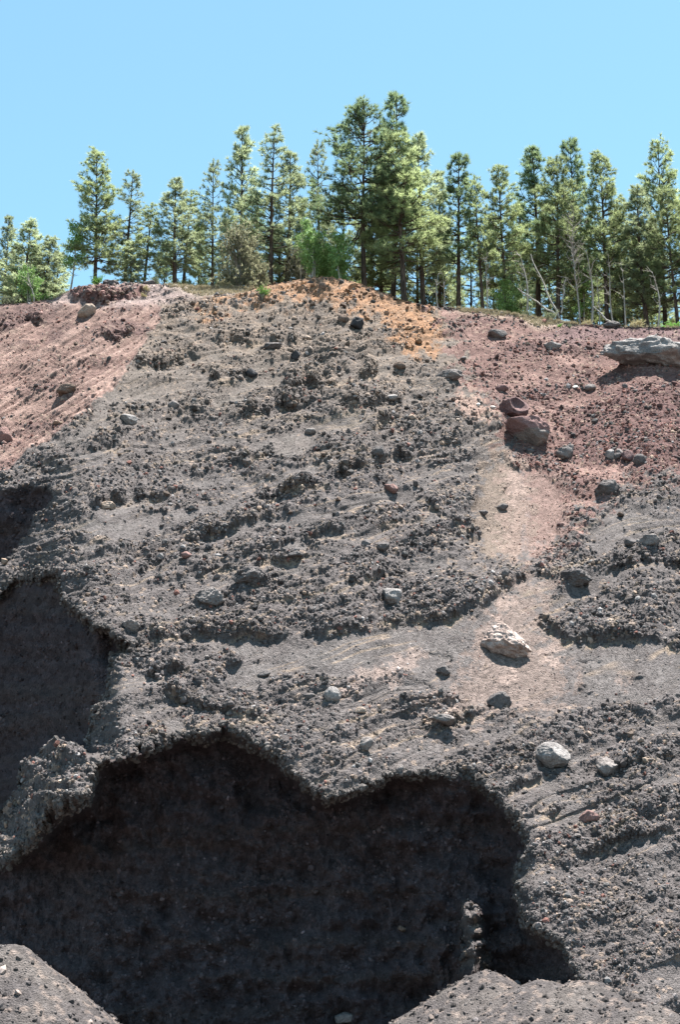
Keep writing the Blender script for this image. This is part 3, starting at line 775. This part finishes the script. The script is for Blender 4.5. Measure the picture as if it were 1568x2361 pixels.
# medium stones: the few hundred that show largest, each an object of its own
KIND = {}
for nm, mat in (('dark', DARK), ('grey', GREY), ('red', REDM), ('maroon', MAROON), ('ochre', OCHM), ('brown', BRN)):
    KIND[nm] = [rock_mesh('stone', mat, 500 + 9 * q + len(nm), 2 if q else 3, 7, .3, .06, (1, rng.uniform(.7, 1), rng.uniform(.6, .9))) for q in range(3)]
cnt = 0; tries = 0; used = []
ZL = {'redl': ('stones strewn on the left red slope', 'small stone lying on the left red slope among rills'),
      'redr': ('stones strewn on the right red slope', 'small stone lying on the right red slope among cobbles'),
      'top': ('stones on the ochre hilltop', 'small stone lying on the ochre hilltop below the pines'),
      'spur': ('stones set in the dark spur', 'small rough stone set in the dark layered spur'),
      'low': ('stones on the lower dark slope', 'small rough stone on the lower dark slope around the hollow')}
while cnt < 215 and tries < 6000:
    tries += 1
    u = random.uniform(0, 1568); v = random.uniform(680, 2300)
    P, i, j = surf(u, v, True); i, j = i[0], j[0]
    if v < vc[j] + 12 or steep_s[i, j] > .3 or rough[i, j] < .35 * random.random(): continue
    if any(abs(u - a) < 16 and abs(v - b) < 16 for a, b in used): continue
    if any(abs(u - b[0]) < b[2] * .6 + 8 and abs(v - b[1]) < b[3] * .7 + 8 for b in BOULDERS): continue
    used.append((u, v))
    if redl[i, j]: z_, ks = 'redl', ['red', 'brown', 'grey', 'maroon']
    elif redr[i, j]: z_, ks = 'redr', ['maroon', 'red', 'dark', 'grey', 'maroon']
    elif och[i, j] > .5: z_, ks = 'top', ['ochre', 'brown', 'dark', 'ochre']
    elif v < 1480: z_, ks = 'spur', ['dark', 'dark', 'grey', 'brown', 'dark']
    else: z_, ks = 'low', ['dark', 'grey', 'dark', 'grey']
    kd = random.choice(ks)
    o = link(bpy.data.objects.new('stone', random.choice(KIND[kd])))
    s = random.choice([5.5, 6, 6.5, 7, 8, 9.5]) * float(mpp(P[0]))
    o.scale = (s, s, s); o.rotation_euler = (random.uniform(-.4, .4), random.uniform(-.4, .4), random.uniform(0, 6.28))
    o.location = P[0] + NRM[i, j] * s * .3
    tag(o, ZL[z_][1], 'stone', ZL[z_][0]); cnt += 1

# ------------------------------------------------------------------ trees
class Tub:
    def __init__(s): s.v = []; s.f = []
    def tube(s, pts, rad, sides=6):
        b = len(s.v); n = len(pts)
        for q in range(n):
            p = Vector(pts[q]); t = (Vector(pts[min(q + 1, n - 1)]) - Vector(pts[max(q - 1, 0)])).normalized()
            a = t.cross(Vector((.31, .95, .05)))
            if a.length < .05: a = t.cross(Vector((1, 0, 0)))
            a.normalize(); c = t.cross(a)
            for e in range(sides):
                g = 2 * math.pi * e / sides
                s.v.append(p + (a * math.cos(g) + c * math.sin(g)) * rad[q])
        for q in range(n - 1):
            for e in range(sides):
                s.f.append((b + q * sides + e, b + q * sides + (e + 1) % sides, b + (q + 1) * sides + (e + 1) % sides, b + (q + 1) * sides + e))
    def mesh(s, name, mat):
        return mesh_np(name, np.array([tuple(x) for x in s.v]), np.array(s.f), mat, None, True)

def blades(name, mat, P, D, cols, nb, L, W, spread, seed, leaf=False):
    r = np.random.default_rng(seed)
    n = len(P)
    P = np.repeat(P, nb, 0); D = np.repeat(D, nb, 0); cc = np.repeat(cols, nb, 0)
    m = len(P)
    d = D + r.normal(size=(m, 3)) * spread; d /= np.linalg.norm(d, axis=1, keepdims=True) + 1e-9
    pr = np.cross(d, r.normal(size=(m, 3))); pr /= np.linalg.norm(pr, axis=1, keepdims=True) + 1e-9
    l = (L * r.uniform(.65, 1.2, m))[:, None]; w = (W * r.uniform(.7, 1.3, m))[:, None]
    if leaf:
        q = P + r.normal(size=(m, 3)) * leaf
        vs = np.stack([q - pr * w, q + d * l, q + pr * w, q - d * l], 1)
        f = np.arange(4 * m).reshape(m, 4); kq = 4
    else:
        vs = np.stack([P - pr * w, P + pr * w, P + d * l], 1)
        f = np.arange(3 * m).reshape(m, 3); kq = 3
    cc = cc * r.uniform(.8, 1.2, (m, 1))
    return mesh_np(name, vs.reshape(-1, 3), f, mat, np.repeat(cc, kq, 0), False)

def pine_proto(seed, cb, Rm, dens=1.0, up=0.0, pal=0, H=12.0, r0=.17, gap=.27):
    rd = random.Random(seed)
    tb = Tub()
    lean = [rd.uniform(-.25, .25), rd.uniform(-.25, .25)]
    def tp(z):
        t = z / H
        return Vector((lean[0] * t + .12 * math.sin(3.1 * t + seed), lean[1] * t + .1 * math.sin(2.3 * t + 2 * seed), z))
    zs = [H * q / 14 for q in range(15)]
    tb.tube([tp(z) for z in zs], [max(.015, r0 * (1 - .93 * (z / H) ** .9) * (1.25 if z == 0 else 1)) for z in zs], 8)
    P = []; D = []
    zb = cb * H; z = zb * .55
    gaps = [rd.uniform(.05, .95) for _ in range(3)]
    while z < H * .985:
        t = (z - zb) / (H - zb)
        live = t > 0 and rd.random() < .5 + 6 * t
        tt = max(t, 0)
        prof = (1 - tt) ** .62 * (.66 + .34 * min(1, tt * 4)) + .07
        nbr = rd.choice([3, 4, 4, 5]) if live else rd.choice([0, 1, 1, 2])
        for b in range(nbr):
            az = rd.uniform(0, 2 * math.pi)
            L = Rm * prof * rd.choice([.55, .75, .9, 1.0, 1.05, 1.2]) * (1 if live else rd.uniform(.3, .7))
            el = R(-12 + 48 * tt + rd.uniform(-12, 14)) + up
            o = tp(z); pts = [o]
            hd = Vector((math.cos(az), math.sin(az), 0))
            for q in range(1, 6):
                s = q / 5
                e2 = el + s * .35 * (1 if live else -.3)
                pts.append(pts[-1] + (hd * math.cos(e2) + Vector((0, 0, 1)) * math.sin(e2)) * (L / 5) + Vector((rd.gauss(0, .03), rd.gauss(0, .03), rd.gauss(0, .03))) * L)
            rb = .012 + .016 * L
            tb.tube(pts, [rb * (1 - .8 * q / 5) for q in range(6)], 4)
            if not live:
                if L > .5:
                    tb.tube([pts[3], pts[3] + Vector((rd.gauss(0, .3), rd.gauss(0, .3), rd.gauss(0, .2)))], [.012, .004], 3)
                continue
            tips = [(pts[5], pts[5] - pts[4])]
            ns = max(3, int(L * 5.4 * dens))
            for q in range(ns):
                s = rd.uniform(.3, 1)
                i0 = min(4, int(s * 5)); o2 = pts[i0].lerp(pts[i0 + 1], s * 5 - i0)
                sd_ = rd.choice([-1, 1])
                dv = (hd * rd.uniform(.3, .9) + Vector((-hd.y, hd.x, 0)) * sd_ * rd.uniform(.3, .9) + Vector((0, 0, rd.uniform(-.05, .6)))).normalized()
                ln = rd.uniform(.18, .42) * (L * .55 + .35)
                e = o2 + dv * ln
                tb.tube([o2, e], [.012, .006], 3)
                tips.append((e, dv))
                if ln > .35: tips.append((o2.lerp(e, .55), dv))
            for p, dv in tips:
                P.append(p); D.append((dv.normalized() + Vector((0, 0, .35))).normalized())
        z += gap * rd.uniform(.7, 1.35) if live or t > 0 else .3 * rd.uniform(.7, 1.6)
    for q in range(5): P.append(tp(H - .1 * q)); D.append(Vector((0, 0, 1)))
    P = np.array([tuple(p) for p in P]); D = np.array([tuple(p) for p in D])
    r = np.random.default_rng(seed)
    mixv = np.clip(r.normal(.45, .28, (len(P), 1)), 0, 1)
    pals = [((.21, .255, .12), (.33, .385, .19)), ((.14, .20, .105), (.25, .32, .16)), ((.23, .275, .155), (.36, .41, .235))]
    c0, c1 = pals[pal]
    cols = np.array(c0) * (1 - mixv) + np.array(c1) * mixv
    return tb.mesh('trunk', M_BARK), blades('crown', M_NEEDLE, P, D, cols, 28, .27, .012, .8, seed + 1)

def spawn(name, meshes, loc, sc, rz, label, cat, group=None, names=('trunk', 'crown')):
    e = bpy.data.objects.new(name, None); link(e)
    e.location = loc; e.rotation_euler = (0, 0, rz); e.scale = sc; e.empty_display_size = .3
    tag(e, label, cat, group)
    for nm, m in zip(names, meshes):
        link(bpy.data.objects.new(nm, m), e)
    return e

def plateau(u, d):
    j = int(np.clip(np.searchsorted(Uax, u), 0, nu - 1))
    s = 1 + d / Yc[j]
    return np.array([Xc[j] * s, Yc[j] + d, float(Zcs[j] + plat(np.array(float(d))))])

PINES = [pine_proto(1, .16, 2.2, 1.1, pal=0), pine_proto(2, .26, 1.75, .75, pal=2, gap=.36), pine_proto(3, .22, 1.5, 1.0, .1, 2), pine_proto(4, .38, 2.7, 1.15, 0, 1, gap=.24),
         pine_proto(5, .3, 1.9, 1.2, 0, 0), pine_proto(6, .30, 1.5, 1.1, .05, 1), pine_proto(7, .1, 1.7, 1.1, 0, 2), pine_proto(8, .34, 1.7, .9, 0, 0, gap=.32)]
PR = [2.2, 1.75, 1.5, 2.7, 1.9, 1.5, 1.7, 1.7]

def pine(u, vtop, hw, d, k, label, group=None, rz=None):
    b = plateau(u, d)
    dy = b[1]; r_ = ray(u, vtop); top = CAMZ + dy / r_[1] * r_[2]
    H = top - b[2] + .3
    m_ = mpp(np.array([b[0], dy, top - H / 2]))
    sx = hw * float(m_) / PR[k] * 1.42
    b[2] -= .3
    return spawn('pine_tree', PINES[k], b, (sx, sx, H / 12), random.uniform(0, 6.28) if rz is None else rz, label, 'tree', group)

PT = [(218, 352, 54, 3, 0, 'full bushy pine standing alone at the left crest end above the dark mound'),
 (290, 398, 42, 5, 1, 'open sparse pine right of the full bushy pine at left'),
 (334, 470, 34, 4, 7, 'shorter pine with dead lower limbs between two sparse pines at left'),
 (404, 420, 44, 4, 2, 'pale green pine, left stem of the close pair above the dry grass'),
 (424, 440, 40, 6, 7, 'dark stemmed pine, right stem of the close pair above the dry grass'),
 (486, 366, 36, 6, 1, 'thin see through pine with sparse tufts behind the juniper'),
 (548, 300, 44, 8, 2, 'slender tall pine rising behind the rounded juniper'),
 (620, 290, 52, 6, 1, 'tall pine with twin pointed tops right of the juniper'),
 (658, 350, 46, 8, 2, 'grey green pine leaning on the twin topped pine'),
 (734, 322, 38, 9, 1, 'narrow open pine rising behind the bright green aspens'),
 (845, 252, 92, 4, 3, 'broad dark green pine with thick black trunk right of the aspens'),
 (904, 218, 50, 9, 5, 'tallest pine of all with a bare twig top'),
 (926, 312, 64, 3, 4, 'bushy yellow green pine with straight brown trunk before the tallest pine'),
 (976, 320, 50, 6, 2, 'pale narrow pine at the right side of the central clump'),
 (1058, 360, 42, 5, 5, 'dense pointed pine just right of the central clump'),
 (1110, 405, 36, 4, 7, 'pine with black bare trunk and thin rusty top'),
 (1166, 385, 46, 5, 4, 'round topped pine between the rusty topped pine and the dark pair'),
 (1238, 338, 52, 8, 5, 'dark blue green pine with pointed top in the right group'),
 (1292, 362, 52, 5, 4, 'light green pine with thick trunk beside the dark blue green pine'),
 (1345, 320, 40, 8, 5, 'tall spire pine, highest of the right group'),
 (1400, 352, 54, 5, 4, 'bushy pine with two crown tips behind the grey snags'),
 (1540, 336, 62, 8, 0, 'large tall pine at the right edge of the view'),
 (1494, 432, 48, 5, 2, 'yellowish medium pine before the large pine at the right edge'),
 (1440, 480, 40, 8, 7, 'small open pine in the gap left of the right edge pines'),
 (1560, 440, 46, 4, 4, 'pine cut by the right edge of the view'),
 (2, 500, 28, 8, 2, 'reddish grey pine cut by the left edge of the view'),
 (52, 512, 44, 6, 6, 'spruce like small conifer with branches to the ground at far left'),
 (128, 580, 34, 9, 6, 'low young conifer filling in behind the white stemmed aspen'),
 (76, 570, 34, 10, 6, 'short dense conifer between the two small conifers at far left'),
 (102, 545, 38, 6, 6, 'small dark conifer left of the white stemmed aspen'),
 (300, 560, 26, 3, 6, 'young pine between the trunks behind the dark mound'),
 (1010, 400, 40, 10, 2, 'pine filling the gap at the right of the central clump'),
 (880, 380, 50, 11, 4, 'pine half hidden behind the broad dark pine'),
 (790, 430, 40, 12, 7, 'thin pine seen between aspens and the broad dark pine')]
for (u, vt, hw, d_, k_, lb) in PT: pine(u, vt, hw, d_, k_, lb)
for q, (u, vt, hw) in enumerate([(30, 570, 34), (455, 520, 34), (520, 480, 36), (590, 450, 40), (690, 470, 40), (760, 500, 36), (860, 480, 40), (960, 470, 40), (1030, 500, 36), (1085, 520, 34), (1140, 500, 36),
                                 (1205, 470, 40), (1265, 480, 40), (1320, 460, 40), (1375, 470, 40), (1425, 520, 36), (1470, 540, 40), (1520, 520, 40), (640, 520, 40), (905, 560, 40), (1180, 560, 36), (1350, 570, 40), (1500, 600, 40), (380, 560, 30), (1240, 590, 30), (1410, 600, 34)]):
    pine(u, vt, hw, random.uniform(11, 20), [6, 4, 2, 5, 7][q % 5], 'pine in the back rows seen through gaps between nearer trunks', 'back row pines')
for q, (u, vt) in enumerate([(-120, 480), (-60, 520), (-200, 450), (-330, 430), (1640, 380), (1720, 400), (1820, 360), (1930, 420)]):
    pine(u, vt, 48, 5 + q % 4, q % 6, 'pine standing on the crest beyond the picture edge', 'pines beyond the picture edge')

# juniper
def juniper_proto(seed):
    r = np.random.default_rng(seed); rd = random.Random(seed)
    tb = Tub(); P = []; D = []
    for q in range(120):
        az = rd.uniform(0, 6.28); z1 = rd.uniform(.3, 3.9)
        rr_ = 1.35 * math.sqrt(max(0, 1 - ((z1 - 1.3) / 2.8) ** 2)) * rd.uniform(.5, 1.05)
        e = Vector((math.cos(az) * rr_, math.sin(az) * rr_, z1)); o = Vector((0, 0, max(.1, z1 * .55 - .1)))
        tb.tube([o, o.lerp(e, .5) + Vector((0, 0, .1)), e], [.03, .02, .008], 4)
        for w in range(16):
            P.append(tuple(o.lerp(e, rd.uniform(.45, 1.05)) + Vector((rd.gauss(0, .14), rd.gauss(0, .14), rd.gauss(0, .16))))); D.append((math.cos(az) * .5, math.sin(az) * .5, .8))
    tb.tube([(0, 0, 0), (.05, 0, 1.5), (0, .05, 3.4)], [.14, .09, .02], 6)
    P = np.array(P); D = np.array(D); mv = r.uniform(0, 1, (len(P), 1))
    cols = np.array((.14, .145, .09)) * (1 - mv) + np.array((.30, .295, .19)) * mv
    return tb.mesh('trunk', M_DEAD), blades('crown', M_NEEDLE, P, D, cols, 9, .17, .02, .6, seed)
JUN = juniper_proto(3)
def put(name, meshes, u, d_, hpx, h0, wsc, label, cat, group=None, names=('trunk', 'crown')):
    b = plateau(u, d_); m_ = float(mpp(b)); s = hpx * m_ * 1.08 / h0
    b[2] -= .05
    return spawn(name, meshes, b, (s * wsc, s * wsc, s), random.uniform(0, 6.28), label, cat, group, names)
put('juniper_tree', JUN, 552, 1.5, 168, 4.0, .95, 'rounded grey green juniper on the crest left of the orange hilltop', 'tree')
put('juniper_tree', JUN, 596, 2.0, 85, 4.0, 1.0, 'low juniper bush crowding the right foot of the rounded juniper', 'tree')
put('juniper_tree', JUN, 690, 6.0, 150, 4.0, .7, 'dull olive juniper left of the bright aspens', 'tree')

# aspens
def aspen_proto(seed, H, cw, stems=1, dense=1.0, cb=.35):
    rd = random.Random(seed); tb = Tub(); P = []
    for s in range(stems):
        bx = Vector((rd.uniform(-.5, .5) * (stems > 1), rd.uniform(-.3, .3) * (stems > 1), 0))
        ln = Vector((rd.uniform(-.5, .5), rd.uniform(-.3, .3), 0))
        hh = H * rd.uniform(.85, 1)
        tp = lambda t: bx + ln * t + Vector((.08 * math.sin(5 * t + s), .06 * math.cos(4 * t), hh * t))
        tb.tube([tp(q / 8) for q in range(9)], [.075 * (1 - .88 * q / 8) for q in range(9)], 6)
        for b in range(int(22 / stems) + 6):
            t = rd.uniform(cb * .8, .97); az = rd.uniform(0, 6.28)
            L = cw * (1 - .7 * abs(t - .6) / .6) * rd.uniform(.5, 1.1)
            o = tp(t); pts = [o]
            for q in range(1, 5):
                pts.append(pts[-1] + Vector((math.cos(az) * .8, math.sin(az) * .8, rd.uniform(.15, .7))) * (L / 4))
            tb.tube(pts, [.02 * (1 - .8 * q / 4) for q in range(5)], 4)
            if t > cb:
                for w in range(int(26 * dense)):
                    f = rd.uniform(.25, 1.05); i0 = min(3, int(f * 4))
                    P.append(tuple(pts[i0].lerp(pts[i0 + 1], f * 4 - i0) + Vector((rd.gauss(0, .1), rd.gauss(0, .1), rd.gauss(0, .1)))))
    P = np.array(P); r = np.random.default_rng(seed); mv = r.uniform(0, 1, (len(P), 1))
    cols = np.array((.14, .25, .07)) * (1 - mv) + np.array((.30, .45, .17)) * mv
    return tb.mesh('trunk', M_PALE), blades('crown', M_LEAF, P, np.tile((0, 0, -.3), (len(P), 1)), cols, 5, .055, .045, .7, seed, leaf=.09)
A1 = aspen_proto(11, 5.5, 1.0, 1, .7, .4); A2 = aspen_proto(12, 4.0, 1.7, 3, 1.5, .3); A3 = aspen_proto(13, 3.4, 1.4, 2, 1.4, .15)
put('aspen_tree', A1, 158, 2.5, 205, 5.5, 1.0, 'slim white stemmed aspen with pale green leaves left of the bushy pine', 'tree')
put('aspen_tree', A2, 718, 2.2, 150, 4.0, .8, 'bright green aspen clump with grey stems behind the orange hilltop', 'tree')
put('aspen_tree', A3, 790, 2.6, 132, 3.4, .75, 'bright green leafy aspen left of the broad dark pine', 'tree')
put('aspen_tree', A3, 752, 3.2, 110, 3.4, .8, 'light green aspen crowded between the two brighter aspens', 'tree')
put('aspen_tree', A2, 60, 1.5, 100, 4.0, .9, 'bare branched pale aspen bush low at far left', 'tree')
put('aspen_tree', A1, 1340, 6, 200, 5.5, .9, 'green leafed pale aspen standing among the grey snags', 'tree')
put('aspen_tree', A3, 1180, 5, 130, 3.4, .7, 'leafy green sapling left of the fallen grey logs', 'tree')

# dead trees
def snag_proto(seed, H, br=10, r0=.05, lean=0.3, spread=.8):
    rd = random.Random(seed); tb = Tub()
    tp = lambda t: Vector((lean * H * t * t * .5 + .1 * math.sin(5 * t + seed), .1 * math.sin(3 * t), H * t))
    tb.tube([tp(q / 9) for q in range(10)], [r0 * (1 - .85 * q / 9) for q in range(10)], 6)
    tw = Tub(); tw.tube([tp(q / 9) for q in range(2, 10)], [r0 * .5 * (1 - .85 * q / 9) for q in range(2, 10)], 4)
    for b in range(br):
        t = rd.uniform(.35, 1); az = rd.uniform(0, 6.28); L = spread * rd.uniform(.4, 1) * (1.2 - .6 * t)
        pts = [tp(t)]
        for q in range(4): pts.append(pts[-1] + Vector((math.cos(az) * .6 + rd.gauss(0, .25), math.sin(az) * .6 + rd.gauss(0, .25), rd.uniform(.2, .9))) * (L / 3))
        tw.tube(pts, [.022, .018, .013, .009, .004], 4)
        for k2 in range(3):
            o = pts[rd.choice([1, 2, 3])]
            tw.tube([o, o + Vector((rd.gauss(0, .22), rd.gauss(0, .22), rd.uniform(0, .4)))], [.01, .004], 3)
    return tb.mesh('trunk', M_PALE), tw.mesh('branches', M_DEAD)
SN = [snag_proto(1, 5.5, 34, .055, .02, 1.3), snag_proto(2, 3.0, 7, .06, .1, .6), snag_proto(3, 4.5, 8, .06, -.1, .7), snag_proto(4, 2.0, 8, .06, .35, .9)]
nb_ = ('trunk', 'branches')
for (u, d_, h, k_, lb) in [(1332, 2.5, 280, 0, 'tall bare grey snag with a spray of fine twigs in the right group'),
  (1010, 1.0, 92, 1, 'short white dead stem, left of the two at the edge of the central clump'),
  (1022, 1.2, 88, 1, 'short white dead stem, right of the two at the edge of the central clump'),
  (1122, 1.5, 150, 2, 'pale dead stem with upturned branches before the black trunked pine'),
  (1415, 1.5, 180, 2, 'leaning grey snag right of the tall bare snag'),
  (1442, 1.0, 160, 2, 'white based grey snag nearest the right edge pines'),
  (1362, 2.0, 190, 1, 'thin grey dead trunk between the tall bare snag and the leaning snag'),
  (1378, 3.0, 150, 2, 'greyish dead stem with a fork behind the leaning snag'),
  (1215, 3, 180, 1, 'straight grey dead trunk behind the fallen logs'),
  (1520, 1.0, 140, 1, 'leaning pale brown dead trunk at far right'),
  (75, .8, 80, 3, 'grey branching dead bush at far left crest'),
  (695, 3.0, 130, 0, 'grey twiggy dead tree left of the aspens')]:
    put('dead_tree', SN[k_], u, d_, h, [5.5, 3.0, 4.5, 2.0][k_], .9, lb, 'dead tree', None, nb_)

# fallen logs
def log(u1, v1, d1, u2, v2, d2, r_, label):
    def pt(u, v, d_):
        y = plateau(u, d_)[1]; return Vector(at(u, v, y))
    a, b = pt(u1, v1, d1), pt(u2, v2, d2)
    tb = Tub(); n = 8
    tb.tube([(b - a) * (q / n) + Vector((.06 * math.sin(q * 1.7), 0, .05 * math.sin(q * 2.3))) for q in range(n + 1)], [r_ * (1 - .6 * q / n) for q in range(n + 1)], 7)
    for q in (3, 4, 5, 6, 7):
        p = (b - a) * (q / n); tb.tube([p, p + Vector((random.gauss(0, .2), random.gauss(0, .2), .25)), p + Vector((random.gauss(0, .35), random.gauss(0, .2), .5))], [.025, .015, .006], 4)
    root = bpy.data.objects.new('fallen_log', tb.mesh('fallen_log', M_PALE)); link(root); root.location = a
    tag(root, label, 'log')
log(1290, 735, .8, 1222, 585, 2.0, .075, 'long pale leaning log rising to the left before the right pines')
log(1284, 728, .7, 1192, 664, 1.8, .07, 'lower grey log crossing behind the leaning log')
log(1294, 722, .9, 1304, 640, 1.2, .055, 'short white log propped upright by the leaning log')
log(1410, 748, .8, 1365, 702, 1.6, .08, 'short white fallen log among the snags at right')

# shrubs
def shrub_proto(name, seed, c0, c1, n=260, L=.13):
    r = np.random.default_rng(seed); rd = random.Random(seed)
    tb = Tub(); P = []; D = []
    for q in range(26):
        az = rd.uniform(0, 6.28); sp = rd.uniform(0, .8)
        e = Vector((math.cos(az) * sp * .6, math.sin(az) * sp * .6, rd.uniform(.45, .95)))
        tb.tube([(0, 0, 0), e * .5 + Vector((0, 0, .05)), e], [.014, .01, .004], 3)
        for w in range(n // 26):
            P.append(tuple(e * rd.uniform(.45, 1.05) + Vector((rd.gauss(0, .06), rd.gauss(0, .06), rd.gauss(0, .06))))); D.append(tuple(e.normalized()))
    P = np.array(P); D = np.array(D); mv = r.uniform(0, 1, (len(P), 1))
    return tb.mesh('stems', M_DEAD), blades('foliage', M_LEAF, P, D, np.array(c0) * (1 - mv) + np.array(c1) * mv, 7, L, .014, .5, seed)
SG = shrub_proto('g', 1, (.10, .22, .04), (.22, .40, .10)); SS = shrub_proto('s', 2, (.12, .15, .09), (.25, .27, .17)); SD = shrub_proto('d', 3, (.28, .25, .14), (.45, .40, .24), 200, .22)
def shrub(u, v, h, ms, label, w=1.0, group=None, back=None):
    if back is None:
        P, i, j = surf(u, v + h * .45, True); b = P[0]
    else: b = plateau(u, back)
    s = h * float(mpp(b)) / .95
    spawn('shrub', ms, b - np.array([0, 0, .06]), (s * w, s * w, s), random.uniform(0, 6), label, 'shrub', group, ('stems', 'foliage'))
shrub(604, 682, 34, SG, 'bright green round shrub on the left edge of the orange hilltop', 1.0)
shrub(222, 655, 34, SG, 'green shrub at the foot of the full bushy pine', .9, None, .6)
shrub(356, 655, 24, SS, 'small grey green shrub on the left crest beside a dark rock', 1.2, None, .4)
shrub(100, 690, 24, SG, 'low bright green shrub at far left crest', 2.0, None, .5)
shrub(20, 695, 30, SS, 'dull green low shrub beside the left edge of the view', 1.6, None, .8)
shrub(1270, 735, 26, SS, 'olive shrub at the foot of the fallen logs', 1.6, None, .4)
shrub(1215, 728, 18, SS, 'small sage shrub left of the fallen logs', 1.4, None, .3)
shrub(1290, 752, 10, SG, 'tiny green plant on the red slope below the fallen logs', 1.3)
shrub(1312, 752, 11, SS, 'tiny grey green plant right of the tiny green plant', 1.3)
shrub(1470, 750, 24, SD, 'straw coloured grass clump on the crest at right', 1.4, None, .4)
shrub(1354, 748, 18, SD, 'yellow grass clump on the crest before the grey snags', 1.3, None, .4)
shrub(1498, 778, 15, SD, 'lone straw grass tuft on the maroon slope above the huge grey slab', .7)
shrub(335, 668, 17, SD, 'pale grass tuft on the left mound', 1.2)
shrub(330, 680, 13, SD, 'lower pale grass tuft on the left mound', 1.2)
shrub(1545, 750, 22, SG, 'green low shrub on the crest at far right', 2.0, None, .8)
shrub(520, 668, 22, SD, 'pale dry bush left of the rounded juniper foot', 1.6, None, .3)

# dry grass, too much to count
P = []; D = []
for (u0, u1, n_, dm) in ((375, 585, 900, 3.0), (1035, 1330, 1100, 3.0), (100, 240, 260, 2.5), (1330, 1600, 300, 3)):
    for q in range(n_):
        b = plateau(random.uniform(u0, u1), random.uniform(0, 1) ** 1.6 * dm); P.append(b); D.append((random.gauss(0, .2), random.gauss(0, .2), 1))
gm, gj = np.where((grassy > .5) & (V > vc[None, :]) & (U > 0) & (U < 1568))
for q in rng.integers(0, len(gm), 1400):
    P.append((X[gm[q], gj[q]], Y[gm[q], gj[q]], Z[gm[q], gj[q]])); D.append((random.gauss(0, .3), random.gauss(0, .3), 1))
P = np.array(P); D = np.array(D); mv = rng.uniform(0, 1, (len(P), 1))
gme = blades('dry_grass', M_GRASS, P, D, np.array((.26, .22, .13)) * (1 - mv) + np.array((.48, .42, .30)) * mv, 8, .22, .012, .45, 5)
tag(link(bpy.data.objects.new('dry_grass', gme)), 'pale dry grass growing along the crest in front of the pines', 'grass', None, 'stuff')
